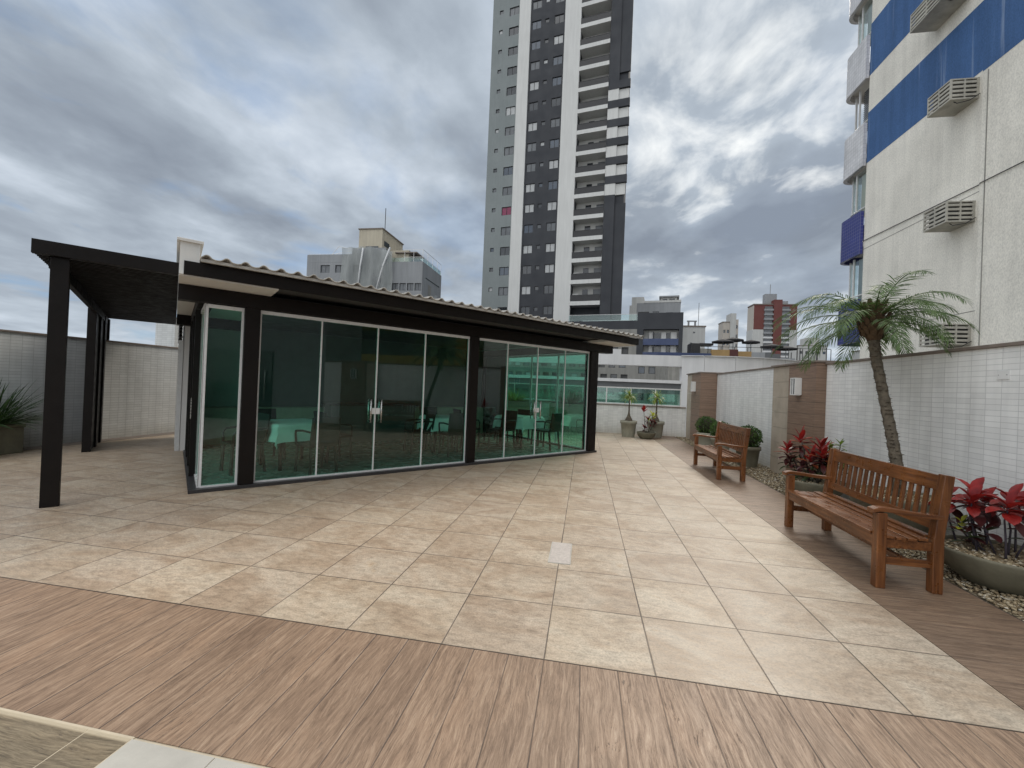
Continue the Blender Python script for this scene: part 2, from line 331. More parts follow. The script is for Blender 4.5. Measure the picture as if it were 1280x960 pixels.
# ------------------------------------------------------------------ mesh helpers
class MB:
    def __init__(s): s.v = []; s.f = []; s.sm = []; s.mi = []; s.cur = 0
    def add(s, vs, fs, smooth=False):
        o = len(s.v); s.v += [tuple(p) for p in vs]
        for f in fs: s.f.append(tuple(i + o for i in f)); s.sm.append(smooth); s.mi.append(s.cur)
        return s
    def box(s, x0, x1, y0, y1, z0, z1, Mx=None):
        vs = [Vector((x, y, z)) for z in (z0, z1) for y in (y0, y1) for x in (x0, x1)]
        if Mx is not None: vs = [Mx @ v for v in vs]
        return s.add(vs, [(0, 2, 3, 1), (4, 5, 7, 6), (0, 1, 5, 4), (2, 6, 7, 3), (0, 4, 6, 2), (1, 3, 7, 5)])
    def bar(s, a, b, w, h, up=(0, 0, 1)):
        a, b = Vector(a), Vector(b); d = (b - a); L = d.length; d.normalize()
        sd = d.cross(Vector(up))
        if sd.length < 1e-4: sd = d.cross(Vector((0, 1, 0)))
        sd.normalize(); u = sd.cross(d)
        vs = [p + sd * (w / 2 * i) + u * (h / 2 * j) for p in (a, b) for i, j in ((-1, -1), (1, -1), (1, 1), (-1, 1))]
        return s.add(vs, [(3, 2, 1, 0), (4, 5, 6, 7), (0, 1, 5, 4), (1, 2, 6, 5), (2, 3, 7, 6), (3, 0, 4, 7)])
    def tube(s, pts, r, n=8, cap=True):
        pts = [Vector(p) for p in pts]; rs = r if isinstance(r, (list, tuple)) else [r] * len(pts)
        vs = []; ref = None
        for i, p in enumerate(pts):
            d = (pts[min(i + 1, len(pts) - 1)] - pts[max(i - 1, 0)]).normalized()
            if ref is None: ref = d.orthogonal().normalized()
            a = (ref - d * ref.dot(d)).normalized(); ref = a; b = d.cross(a)
            vs += [p + (a * math.cos(2 * PI * k / n) + b * math.sin(2 * PI * k / n)) * rs[i] for k in range(n)]
        fs = [(i * n + k, i * n + (k + 1) % n, (i + 1) * n + (k + 1) % n, (i + 1) * n + k) for i in range(len(pts) - 1) for k in range(n)]
        if cap: fs += [tuple(range(n))[::-1], tuple(range((len(pts) - 1) * n, len(pts) * n))]
        return s.add(vs, fs, True)
    def lathe(s, prof, n=32, c=(0, 0, 0), smooth=True):
        vs = [(c[0] + r * math.cos(2 * PI * k / n), c[1] + r * math.sin(2 * PI * k / n), c[2] + z) for r, z in prof for k in range(n)]
        fs = [(i * n + k, i * n + (k + 1) % n, (i + 1) * n + (k + 1) % n, (i + 1) * n + k) for i in range(len(prof) - 1) for k in range(n)]
        return s.add(vs, fs, smooth)
    def disc(s, r, z, n=32, c=(0, 0)):
        return s.add([(c[0] + r * math.cos(2 * PI * k / n), c[1] + r * math.sin(2 * PI * k / n), z) for k in range(n)], [tuple(range(n))])
    def prism(s, poly, z0, z1):
        n = len(poly)
        return s.add([(x, y, z0) for x, y in poly] + [(x, y, z1) for x, y in poly],
                     [tuple(range(n))[::-1], tuple(range(n, 2 * n))] + [(i, (i + 1) % n, n + (i + 1) % n, n + i) for i in range(n)])
    def leaf(s, base, d, up, L, W, droop=.3, seg=4, fold=.25, tip=.0):
        base, d, up = Vector(base), Vector(d).normalized(), Vector(up)
        sd = d.cross(up)
        if sd.length < 1e-3: sd = d.orthogonal()
        sd.normalize(); u = sd.cross(d)
        vs = []; p = base.copy(); dd = d.copy()
        for i in range(seg + 1):
            t = i / seg
            w = W * (math.sin(PI * min(1, t * .93 + .05)) ** .8) * .5
            if i == seg: w = W * tip * .5
            vs += [p - sd * w + u * (w * fold), p, p + sd * w + u * (w * fold)]
            dd = (dd + Vector((0, 0, -1)) * (droop / seg)).normalized(); u = sd.cross(dd)
            p = p + dd * (L / seg)
        fs = []
        for i in range(seg):
            a = i * 3; fs += [(a, a + 1, a + 4, a + 3), (a + 1, a + 2, a + 5, a + 4)]
        return s.add(vs, fs, True)
    def mesh(s, name, mats):
        me = bpy.data.meshes.new(name); me.from_pydata(s.v, [], s.f)
        for m in (mats if isinstance(mats, (list, tuple)) else [mats]): me.materials.append(m)
        me.polygons.foreach_set('use_smooth', s.sm); me.polygons.foreach_set('material_index', s.mi); me.update(); return me
    def build(s, name, mats, parent=None, bevel=0.0, **tags):
        return link(name, s.mesh(name, mats), parent, bevel, **tags)

def link(name, me, parent=None, bevel=0.0, loc=(0, 0, 0), rz=0.0, label=None, cat=None, group=None, kind=None):
    o = bpy.data.objects.new(name, me); COL.objects.link(o); o.parent = parent; o.location = loc; o.rotation_euler = (0, 0, rz)
    if bevel:
        b = o.modifiers.new('bevel', 'BEVEL'); b.width = bevel; b.segments = 2; b.limit_method = 'ANGLE'; b.angle_limit = rad(40)
    tag(o, label, cat, group, kind); return o
def tag(o, label=None, cat=None, group=None, kind=None):
    if label: o['label'] = label
    if cat: o['category'] = cat
    if group: o['group'] = group
    if kind: o['kind'] = kind
def thing(name, label, cat, loc=(0, 0, 0), rz=0.0, group=None):
    return link(name, None, None, 0, loc, rz, label, cat, group)
def part(name, m, parent, boxes, bevel=0.0, label=None):
    mb = MB()
    for b in boxes: mb.box(*b)
    return mb.build(name, m, parent, bevel, label=label)
def copy_tree(o, parent=None, loc=None, rz=None, label=None):
    c = o.copy(); COL.objects.link(c); c.parent = parent
    if loc is not None: c.location = loc
    if rz is not None: c.rotation_euler = (0, 0, rz)
    if label: c['label'] = label
    for ch in list(o.children): copy_tree(ch, c)
    return c
def facade(mb, x0, x1, z0, z1, holes, y=0.0, reveal=.2):
    """wall sheet facing -y with real openings and their reveals"""
    xs = sorted({x0, x1} | {h[0] for h in holes} | {h[1] for h in holes}); zs = sorted({z0, z1} | {h[2] for h in holes} | {h[3] for h in holes})
    for i in range(len(xs) - 1):
        for j in range(len(zs) - 1):
            cx, cz = (xs[i] + xs[i + 1]) / 2, (zs[j] + zs[j + 1]) / 2
            if any(h[0] < cx < h[1] and h[2] < cz < h[3] for h in holes): continue
            mb.add([(xs[i], y, zs[j]), (xs[i + 1], y, zs[j]), (xs[i + 1], y, zs[j + 1]), (xs[i], y, zs[j + 1])], [(0, 1, 2, 3)])
    for a, b, c, d in holes:
        r = y + reveal
        mb.add([(a, y, c), (b, y, c), (b, y, d), (a, y, d), (a, r, c), (b, r, c), (b, r, d), (a, r, d)],
               [(0, 4, 5, 1), (1, 5, 6, 2), (2, 6, 7, 3), (3, 7, 4, 0)])
    return mb
def window_meshes(w, h, fw=.05, split=True, y=.12):
    fr = MB()
    fr.box(0, fw, y - .05, y + .05, 0, h).box(w - fw, w, y - .05, y + .05, 0, h).box(fw, w - fw, y - .05, y + .05, 0, fw).box(fw, w - fw, y - .05, y + .05, h - fw, h)
    if split: fr.box(w / 2 - fw * .4, w / 2 + fw * .4, y - .045, y + .045, fw, h - fw)
    return fr
PANES = ['win_dark', 'win_blue', 'win_mid', 'win_light']
def add_windows(parent, items, w, h, frame_mat, fw=.05, split=True, weights=(3, 2, 3, 4), special=None):
    """one frame mesh and four pane meshes shared by all copies"""
    fme = window_meshes(w, h, fw, split).mesh('window', frame_mat)
    pmes = []
    for k in PANES + ['win_red']:
        pm = MB(); pm.add([(fw, .13, fw), (w - fw, .13, fw), (w - fw, .13, h - fw), (fw, .13, h - fw)], [(0, 1, 2, 3)])
        pmes.append(pm.mesh('pane', M[k]))
    for i, (x, y, z) in enumerate(items):
        f = link('window', fme, parent, loc=(x, y, z))
        pi = random.choices(range(4), weights)[0]
        if special and i in special: pi = special[i]
        link('pane', pmes[pi], f)

# ------------------------------------------------------------------ camera
cam = bpy.data.cameras.new('camera'); co = bpy.data.objects.new('camera', cam); COL.objects.link(co); SC.camera = co
cam.sensor_width = 36; cam.lens = 525.417 / 1280 * 36; cam.clip_end = 3000; cam.clip_start = .05
yaw, pitch, roll = -.17232215, .00518868, .0407297
fwd = Vector((math.sin(yaw) * math.cos(pitch), math.cos(yaw) * math.cos(pitch), math.sin(pitch)))
r0 = Vector((math.cos(yaw), -math.sin(yaw), 0)); u0 = r0.cross(fwd)
rt = r0 * math.cos(roll) + u0 * math.sin(roll); up = u0 * math.cos(roll) - r0 * math.sin(roll)
co.matrix_world = Matrix(((rt.x, up.x, -fwd.x, 0), (rt.y, up.y, -fwd.y, 0), (rt.z, up.z, -fwd.z, 1.5), (0, 0, 0, 1)))

# ------------------------------------------------------------------ sky and sun
SUN_EL, SUN_AZ = 42, 24
w = bpy.data.worlds.new('World'); SC.world = w; w.use_nodes = True
nt = NT(w.node_tree); bg = w.node_tree.nodes['Background']; bg.inputs[1].default_value = .116
sky = nt.n('ShaderNodeTexSky', sky_type='NISHITA', sun_disc=False, sun_elevation=rad(SUN_EL), sun_rotation=rad(SUN_AZ), altitude=20, air_density=1.0, dust_density=.6, ozone_density=1.5)
D = nt.n('ShaderNodeTexCoord').outputs['Generated']
D = nt.n('ShaderNodeVectorMath', operation='NORMALIZE', ins={0: D}).outputs[0]
sx = nt.n('ShaderNodeSeparateXYZ', ins={0: D})
den = nt.math('ADD', nt.math('MAXIMUM', sx.outputs[2], 0.0), .16)
P2 = nt.n('ShaderNodeCombineXYZ', ins={0: nt.math('DIVIDE', sx.outputs[0], den), 1: nt.math('DIVIDE', sx.outputs[1], den), 2: nt.math('MULTIPLY', sx.outputs[2], .4)}).outputs[0]
Pm = nt.mapping(P2, (1.25, 1.0, 1), rot=(0, 0, rad(18)), loc=(3.1, 1.7, 0))
nA = nt.noise(Pm, 1.5, 9, .50, .15)
nB = nt.noise(nt.mapping(P2, (1.1, .9, 1), loc=(8.3, 2.2, 4), rot=(0, 0, rad(8))), .62, 5, .5, .3)
nC = nt.noise(nt.mapping(Pm, (1, 1, 1), loc=(1.7, 5.5, 2)), 3.1, 7, .55, .3)
dens = nt.math('ADD', nt.math('MULTIPLY', nA, .56), nt.math('ADD', nt.math('MULTIPLY', nB, .24), nt.math('MULTIPLY', nC, .20)))
sd = Vector((math.sin(rad(SUN_AZ)) * math.cos(rad(26)), math.cos(rad(SUN_AZ)) * math.cos(rad(26)), math.sin(rad(26))))
dot = nt.n('ShaderNodeVectorMath', operation='DOT_PRODUCT', ins={0: D, 1: tuple(sd)}).outputs['Value']
glow = nt.ramp(dot, [(.90, 0.0), (.965, .7), (1.0, 1.0)])
left = nt.ramp(nt.math('ADD', nt.math('MULTIPLY', sx.outputs[0], -.6), nt.math('MULTIPLY', sx.outputs[1], .3)), [(.35, 0.0), (.75, 1.0)])
# cloud shade: thick parts darker, thin parts brighter
shade = nt.ramp(dens, [(.36, (6.2, 6.8, 7.5)), (.42, (5.0, 5.6, 6.35)), (.48, (3.85, 4.4, 5.05)), (.54, (2.95, 3.4, 4.0)), (.62, (2.2, 2.55, 3.1))])
thin = nt.ramp(dens, [(.40, 1.0), (.50, 0.0)])
shade = nt.mix(nt.math('MULTIPLY', glow, nt.ramp(nt.math('ADD', nt.math('MULTIPLY', dens, .7), nt.math('MULTIPLY', nC, .3)), [(.405, 1.0), (.505, 0.0)])), shade, (9.5, 9.6, 9.4))
# low haze brightening near the horizon
hz = nt.ramp(sx.outputs[2], [(.0, 1.0), (.30, 0.0)])
shade = nt.mix(nt.math('MULTIPLY', hz, .38), shade, (5.6, 6.3, 7.0))
# small blue gaps, mostly low on the left
gap = nt.math('MULTIPLY', nt.ramp(nt.noise(nt.mapping(Pm, (1, 1, 1), loc=(4.4, 9.1, 1)), 1.25, 7, .55, .3), [(.50, 0.0), (.60, .9)]), nt.math('ADD', nt.math('MULTIPLY', left, .85), .06))
blue = nt.mix(.55, sky.outputs[0], (1.9, 3.3, 5.6))
c = nt.mix(gap, shade, blue)
# sky boosted and warmed overhead and behind-left, out of frame, as added fill light
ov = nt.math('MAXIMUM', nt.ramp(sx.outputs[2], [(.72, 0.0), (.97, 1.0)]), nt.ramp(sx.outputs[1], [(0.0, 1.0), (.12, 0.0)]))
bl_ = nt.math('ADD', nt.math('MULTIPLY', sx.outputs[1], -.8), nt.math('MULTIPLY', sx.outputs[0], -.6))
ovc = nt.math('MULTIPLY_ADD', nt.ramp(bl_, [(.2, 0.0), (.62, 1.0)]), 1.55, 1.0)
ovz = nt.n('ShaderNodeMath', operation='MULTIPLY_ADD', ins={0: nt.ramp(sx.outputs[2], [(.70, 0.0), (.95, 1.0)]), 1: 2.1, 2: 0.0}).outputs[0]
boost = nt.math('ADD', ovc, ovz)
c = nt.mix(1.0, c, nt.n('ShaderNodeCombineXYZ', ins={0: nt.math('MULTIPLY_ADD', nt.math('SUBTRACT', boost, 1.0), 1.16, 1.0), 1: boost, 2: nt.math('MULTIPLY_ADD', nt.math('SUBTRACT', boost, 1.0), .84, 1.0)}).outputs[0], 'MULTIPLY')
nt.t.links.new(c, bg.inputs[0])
sl = bpy.data.lights.new('sun', 'SUN'); sl.energy = 1.9; sl.angle = rad(22); sl.color = (1.0, .91, .79)
so = bpy.data.objects.new('sun', sl); COL.objects.link(so)
ldir = -Vector((math.sin(rad(SUN_AZ)) * math.cos(rad(SUN_EL)), math.cos(rad(SUN_AZ)) * math.cos(rad(SUN_EL)), math.sin(rad(SUN_EL))))
so.rotation_euler = ldir.to_track_quat('-Z', 'Y').to_euler(); so.location = (20, 40, 60)
SC.view_settings.view_transform = 'Standard'; SC.view_settings.look = 'None'; SC.view_settings.exposure = 0; SC.view_settings.gamma = 1
SC.cycles.max_bounces = 8; SC.cycles.transparent_max_bounces = 24; SC.cycles.diffuse_bounces = 4; SC.cycles.glossy_bounces = 4
SC.cycles.use_denoising = True; SC.cycles.sample_clamp_indirect = 6

# ------------------------------------------------------------------ the ground and the terrace
def struct(name, m, boxes):
    mb = MB()
    for b in boxes: mb.box(*b)
    return mb.build(name, m, kind='structure')
struct('ground', M['asphalt'], [(-1500, 1500, -600, 2400, -13, -12)])
struct('podium', M['concrete'], [(-11, 4.6, -8, 15.6, -12, -.31)])
struct('terrace_floor', M['tile'], [(-10.3, 2.2, 2.335, 15.3, -.3, 0)])
struct('front_wood_strip', M['woodY'], [(-10.3, 3.95, 1.452, 2.329, -.3, 0)])
struct('side_wood_strip', M['woodX'], [(2.206, 3.08, 2.335, 15.3, -.3, 0)])
struct('strip_joint', M['darkjoint'], [(-10.3, 3.95, 2.329, 2.335, -.3, -.003), (2.2, 2.206, 2.335, 15.3, -.3, -.003), (3.08, 3.10, 2.335, 15.3, -.3, -.004)])
struct('threshold_planks', M['woodDark'], [(-10.3, -1.980, -6, 1.440, -.3, .0), (-1.974, -1.766, -6, 1.440, -.3, .0)])
struct('grout_line', M['joint'], [(-10.3, -1.76, 1.440, 1.452, -.3, -.001), (-1.980, -1.974, -6, 1.440, -.3, -.001), (-1.766, -1.76, -6, 1.440, -.3, -.001)])
mb = MB()
for i in range(12):
    x = -1.76 + .593 * i - (0 if i == 0 else .20)
    x1 = -1.76 + .593 * (i + 1) - .20
    for j in range(10): mb.box(x, x1 - .004, 1.44 - .593 * (j + 1) + .004, 1.44 - .593 * j, -.3, .0)
mb.build('pale_tile_floor', M['paletile'], kind='structure')
struct('grout_line', M['joint'], [(-1.76, 4.0, -6, 1.44, -.3, -.004), (-1.76, 3.95, 1.441, 1.452, -.3, -.004)])
struct('gravel_bed', M['gravelbase'], [(3.10, 3.95, 2.335, 15.3, -.3, -.02)])
# pebbles
ICO = [Vector(v).normalized() for v in [(0, 1, 1.618), (0, -1, 1.618), (0, 1, -1.618), (0, -1, -1.618), (1, 1.618, 0), (-1, 1.618, 0), (1, -1.618, 0), (-1, -1.618, 0), (1.618, 0, 1), (-1.618, 0, 1), (1.618, 0, -1), (-1.618, 0, -1)]]
ICF = [(0, 1, 8), (0, 8, 4), (0, 4, 5), (0, 5, 9), (0, 9, 1), (1, 6, 8), (8, 6, 10), (8, 10, 4), (4, 10, 2), (4, 2, 5), (5, 2, 11), (5, 11, 9), (9, 11, 7), (9, 7, 1), (1, 7, 6), (3, 10, 6), (3, 2, 10), (3, 11, 2), (3, 7, 11), (3, 6, 7)]
mb = MB()
def pebble(mb, x, y, z, s):
    a, b, c_ = s * random.uniform(.8, 1.4), s * random.uniform(.65, 1.0), s * random.uniform(.4, .65)
    R_ = Matrix.Rotation(random.uniform(0, 2 * PI), 3, 'Z') @ Matrix.Rotation(random.uniform(-.4, .4), 3, 'X')
    mb.add([R_ @ Vector((v.x * a, v.y * b, v.z * c_)) * random.uniform(.9, 1.08) + Vector((x, y, z)) for v in ICO], ICF, True)
for i in range(14000):
    y = 3.0 + 12.2 * random.random() ** 1.7
    pebble(mb, random.uniform(3.12, 3.93), y, random.uniform(-.018, .008), random.uniform(.009, .021))
mb.build('pebbles', M['pebble'], kind='stuff', label='loose tan and cream pebbles filling the planting strip along the white tiled wall', cat='gravel')
struct('wall_foot_strip', M['cap'], [(-10.149, -9.80, 2.336, 9.3, -.01, .004)])  # dark strip along the foot of the left tiled wall
# inspection cover
t = thing('inspection_cover', 'small speckled square inspection cover set into the beige floor tiles', 'floor cover', (-.16, 3.87, 0))
part('plate', M['hatch'], t, [(-.088, .088, -.235, .235, -.02, .005)])
part('rim', M['paletile'], t, [(-.097, -.089, -.244, .244, -.02, .004), (.089, .097, -.244, .244, -.02, .004), (-.089, .089, -.244, -.236, -.02, .004), (-.089, .089, .236, .244, -.02, .004)])

# ------------------------------------------------------------------ boundary walls
def wall(label, boxes, caps, m, loc=(0, 0, 0)):
    t = thing('boundary_wall', label, 'wall', loc)
    part('wall_face', m, t, boxes); part('coping', M['cap'], t, caps, .004); return t
XW = 3.95
wall('long white tiled wall behind the nearer bench and the palm', [(XW, 4.15, 3.62, 7.78, -.3, 2.07)], [(XW - .03, 4.18, 3.62, 7.78, 2.07, 2.105)], M['walltile'])
wall('white tiled wall between the two brown pilasters behind the farther bench', [(XW - .06, 4.15, 9.45, 14.0, -.3, 2.1)], [(XW - .09, 4.18, 9.45, 14.0, 2.1, 2.135)], M['walltile'])
wall('low white tiled parapet under the glass railing at the terrace end', [(-6.0, 3.418, 15.17, 15.37, -.3, .985)], [(-6.0, 3.415, 15.14, 15.4, .985, 1.02)], M['walltile'])
wall('white tiled wall darkened for shade behind the pergola on the left', [(-10.35, -10.15, -4, 9.4, -.3, 2.10)], [(-10.38, -10.12, -4, 9.4, 2.10, 2.135)], M['walltile_l'])
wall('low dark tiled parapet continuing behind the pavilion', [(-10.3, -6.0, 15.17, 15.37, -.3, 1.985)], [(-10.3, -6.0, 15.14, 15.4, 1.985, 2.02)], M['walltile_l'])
def pilaster(label, x, x1, y0, y1, y2, h):
    t = thing('pilaster', label, 'pilaster', (x, y0, 0))
    part('cladding', M['clad'], t, [(0, x1 - x, 0, y1 - y0, -.3, h)])
    pm = MB()
    n = int(h / .3)
    for i in range(n + 1):
        z0, z1 = i * .3, min(h, (i + 1) * .3 - .004)
        if z1 > z0: pm.box(.02, x1 - x, y1 - y0 + .003, y2 - y0, z0 if i else -.3, z1)
    pm.build('stone_panel', M['stonepanel'], t)
    part('coping', M['cap'], t, [(-.03, x1 - x + .03, -.02, y2 - y0 + .01, h, h + .035)], .004); return t
pilaster('brown wood-look pilaster with white lamp behind the red-leaved plants', 3.79, 4.16, 7.78, 8.73, 9.45, 2.105)
pilaster('slim brown pilaster at the far end of the wall near the railing', 3.42, 4.16, 13.45, 14.5, 15.165, 2.13)
pilaster('brown wood-look pilaster nearest the camera, only mirrored in the pavilion glass', 3.79, 4.16, 2.45, 3.30, 3.615, 2.105)
part_lamp = None
def wall_lamp(label, x, y, z):
    t = thing('wall_lamp', label, 'lamp', (x, y, z), 0, 'white wall lamps on the brown pilasters')
    part('back_plate', M['plastic'], t, [(-.02, -.001, -.09, .09, -.15, .15)], .003)
    mb = MB()
    for yy in (-.09, .074): mb.box(-.115, -.021, yy, yy + .016, -.14, .14)
    mb.box(-.115, -.021, -.09, .09, .141, .156).box(-.115, -.021, -.09, .09, -.156, -.141).box(-.115, -.1, -.008, .008, -.14, .14)
    mb.build('housing', M['plastic'], t, .002)
    part('diffuser', M['win_mid'], t, [(-.095, -.03, -.073, .073, -.139, .139)])
wall_lamp('white box wall lamp on the brown pilaster behind the red-leaved plants', 3.788, 8.32, 1.70)
wall_lamp('small white wall lamp on the slim pilaster at the far end', 3.418, 14.05, 1.72)
wall_lamp('white wall lamp on the pilaster seen only as a reflection in the glass', 3.788, 2.9, 1.70)
for lb, y, z, x in (('tiny white blank plate on the tiled wall above the red flower bowl', 4.78, 1.80, XW), ('tiny white blank plate on the wall behind the farther bench', 10.3, 1.66, XW - .06)):
    t = thing('cover_plate', lb, 'cover plate', (x, y, z)); part('plate', M['plastic'], t, [(-.008, -.001, -.06, .06, -.045, .045)], .002); part('screw', M['steel'], t, [(-.0095, -.0085, -.045, -.038, -.004, .004), (-.0095, -.0085, .038, .045, -.004, .004)])
# glass railing on the back parapet
t = thing('glass_railing', 'white framed green glass railing on the low tiled parapet', 'railing', (0, 15.27, 1.02))
xs = [-5.9, -4.95, -4.1, -3.25, -2.4, -1.55, -.7, .72, 1.56, 2.4, 3.25]
xs = [-5.88 + .83 * i for i in range(12)]
for x in xs: part('post', M['alu'], t, [(x - .02, x + .02, -.02, .02, .045, .57)])
part('handrail', M['alu'], t, [(-5.9, 3.27, -.03, .03, .57, .61)]); part('bottom_rail', M['alu'], t, [(-5.9, 3.27, -.025, .025, .005, .045)])
for a, b in zip(xs, xs[1:]): part('glass_panel', M['railglass'], t, [(a + .022, b - .022, -.005, .005, .046, .569)])

# ------------------------------------------------------------------ glass pavilion (local x along the front, y to the back)
C0 = (-4.786, 4.531, 0); PA = rad(48.7)
pv = thing('glass_pavilion', 'low pavilion with green glass walls, dark brown frame and corrugated roof', 'pavilion', C0, PA)
part('base_sill', M['sill'], pv, [(-.06, 7.70, -.05, .10, -.01, .045), (-.06, .08, .101, 3.44, -.01, .045), (7.53, 7.70, .101, 4.6, -.01, .045)])
part('interior_floor', M['inner_floor'], pv, [(.081, 7.529, .101, 4.6, -.01, .02)])
for b in ((.46, .64, -.03, .16, .046, 2.40), (4.03, 4.21, -.03, .16, .046, 2.40), (7.40, 7.66, -.03, .16, .046, 2.40), (-.03, .17, 3.45, 3.68, -.01, 2.40), (7.44, 7.66, 4.42, 4.6, .046, 2.40)):
    part('column', M['brown'], pv, [b], .004)
part('lintel', M['brown'], pv, [(-.24, 8.19, -.035, .165, 2.402, 2.585)], .004)
part('lintel', M['brown'], pv, [(-.24, .9, 3.44, 3.69, 2.402, 2.585)], .004)
part('lintel', M['brown'], pv, [(-.03, .15, .167, 3.438, 2.44, 2.585)], .004); part('lintel', M['brown'], pv, [(7.45, 7.65, .167, 4.6, 2.402, 2.585)], .004)
part('soffit', M['soffit'], pv, [(-.24, .75, -.578, -.037, 2.59, 2.64), (-.24, .75, -.036, 5.9, 2.59, 2.64), (7.3, 8.36, -.578, 4.8, 2.59, 2.64)])
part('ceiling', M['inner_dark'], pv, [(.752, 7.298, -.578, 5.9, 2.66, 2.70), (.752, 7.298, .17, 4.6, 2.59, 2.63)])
part('fascia', M['brown'], pv, [(-.2, 8.40, -.62, -.58, 2.605, 2.755), (8.362, 8.40, -.579, 4.8, 2.605, 2.755)], .003)
part('gable_wall', M['white'], pv, [(-.24, -.06, -.60, 5.9, 2.642, 2.965), (-.24, -.201, -.62, 5.9, 2.60, 2.641)])
part('coping', M['soffit'], pv, [(-.27, -.03, -.63, 5.92, 2.966, 3.0)], .004)
mb = MB()      # corrugated sheet
nx, ny = 560, 6; x0, x1 = -.055, 8.46; per = .187
for j in range(ny):
    for i in range(nx + 1):
        x = x0 + (x1 - x0) * i / nx; y = -.72 + 5.6 * j / (ny - 1)
        ph = (x / per) % 1.0
        z = 2.808 + .032 * max(0, math.cos(2 * PI * ph)) ** .8 - .010 * max(0, -math.cos(2 * PI * ph)) + .055 * (y + .72) if True else 0
        mb.v.append((x, y, z + .002 * mnoise.noise((x * 3, y, 0))))
for j in range(ny - 1):
    for i in range(nx): mb.f.append((j * (nx + 1) + i, j * (nx + 1) + i + 1, (j + 1) * (nx + 1) + i + 1, (j + 1) * (nx + 1) + i)); mb.sm.append(True); mb.mi.append(0)
ro = mb.build('roof_sheet', M['roof'], pv); so_ = ro.modifiers.new('thick', 'SOLIDIFY'); so_.thickness = .012
part('eave_flashing', M['roof'], pv, [(-.055, 8.46, -.70, -.66, 2.757, 2.79)])
part('roof_deck', M['inner_dark'], pv, [(-.055, 8.36, -.57, 5.9, 2.702, 2.75)])
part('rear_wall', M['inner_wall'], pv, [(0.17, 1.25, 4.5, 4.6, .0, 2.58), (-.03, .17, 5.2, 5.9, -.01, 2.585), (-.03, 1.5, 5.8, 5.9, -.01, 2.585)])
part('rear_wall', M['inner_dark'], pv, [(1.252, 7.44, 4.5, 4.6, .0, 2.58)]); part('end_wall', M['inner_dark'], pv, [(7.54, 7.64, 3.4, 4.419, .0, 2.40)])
part('rear_ledge', M['stonepanel'], pv, [(.2, 7.3, 4.15, 4.499, .02, .80)])
def pane(name, p0, p1, zb, zt, fw=(.03, .03), parent=pv):
    """glass sheet between two plan points with its white frame as a sub-part"""
    a, b = Vector((p0[0], p0[1], 0)), Vector((p1[0], p1[1], 0)); d = (b - a).normalized()
    n_ = Vector((-d.y, d.x, 0)) * .005
    mb = MB(); mb.add([a - n_ + Vector((0, 0, zb)), b - n_ + Vector((0, 0, zb)), b - n_ + Vector((0, 0, zt)), a - n_ + Vector((0, 0, zt))], [(0, 1, 2, 3)])
    g = mb.build(name, M['glass'], parent)
    fm = MB()
    if fw[0]: fm.bar(a + d * fw[0] / 2 + Vector((0, 0, zb)), a + d * fw[0] / 2 + Vector((0, 0, zt)), .03, fw[0], up=d)
    if fw[1]: fm.bar(b - d * fw[1] / 2 + Vector((0, 0, zb)), b - d * fw[1] / 2 + Vector((0, 0, zt)), .03, fw[1], up=d)
    fm.bar(a + Vector((0, 0, zb - .012)), b + Vector((0, 0, zb - .012)), .045, .024)
    fm.bar(a + Vector((0, 0, zt + .0235)), b + Vector((0, 0, zt + .0235)), .05, .047)
    fm.build('frame', M['alu'], g); return g
ZB, ZT = .07, 2.345
yv = .05
pane('glass_panel', (.06, yv), (.458, yv), ZB, ZT, (.012, .028))
gl = []
xs = [.642, 1.44, 2.29, 3.13, 4.028]
for i, (a, b) in enumerate(zip(xs, xs[1:])):
    gl.append(pane('door_leaf' if i in (1, 2) else 'glass_panel', (a, yv), (b, yv), ZB, ZT, (.022 if i == 0 else .010, .022 if i == 3 else .010)))
xs = [4.212, 4.95, 5.77, 6.60, 7.398]
for i, (a, b) in enumerate(zip(xs, xs[1:])):
    gl.append(pane('door_leaf' if i in (1, 2) else 'glass_panel', (a, yv), (b, yv), ZB, ZT, (.022 if i == 0 else .010, .022 if i == 3 else .010)))
for xm, (la, lb) in ((2.29, (gl[1], gl[2])), (5.77, (gl[5], gl[6]))):
    for sgn, leafo in ((-1, la), (1, lb)):
        mb = MB()
        mb.tube([(xm + sgn * .085, yv - .055, .83), (xm + sgn * .085, yv - .055, 1.20)], .013, 10)
        for z in (.88, 1.15): mb.tube([(xm + sgn * .085, yv - .055, z), (xm + sgn * .085, yv - .006, z)], .009, 8)
        mb.tube([(xm + sgn * .085, yv + .055, .83), (xm + sgn * .085, yv + .055, 1.20)], .013, 10)
        mb.build('handle', M['steel'], leafo)
        part('lock_plate', M['plastic'], leafo, [((xm - .072, xm - .003) if sgn < 0 else (xm + .003, xm + .072)) + (yv - .03, yv - .008, .965, 1.06)], .003)
# left side: sliding door panels, then column, louvred door
for a, b in ((.06, .9), (.9, 1.75), (1.75, 2.6), (2.6, 3.44)):
    pane('glass_panel', (.05, a), (.05, b), ZB, ZT, (.03 if a < .1 else .015, .015))
for ym in (.86, 1.73, 2.58, 3.38): part('door_stile', M['brown'], pv, [(-.035, .035, ym, ym + .055, .046, 2.40)])
part('door_stile', M['alu'], pv, [(.032, .047, .06, .09, .046, 2.40)])
part('handle', M['steel'], pv, [(-.045, -.036, .89, .91, .85, 1.15)])
for a, b in ((.18, 1.25), (1.25, 2.3), (2.3, 3.38)): pane('glass_panel', (7.6, a), (7.6, b), ZB, ZT, (.02, .02))
mb = MB()
for i in range(30): mb.bar((-.16, 3.70, .12 + i * .066), (-.16, 4.75, .12 + i * .066), .035, .05, up=(1, 0, .6))
ld = mb.build('louvre_door', M['alu'], pv)
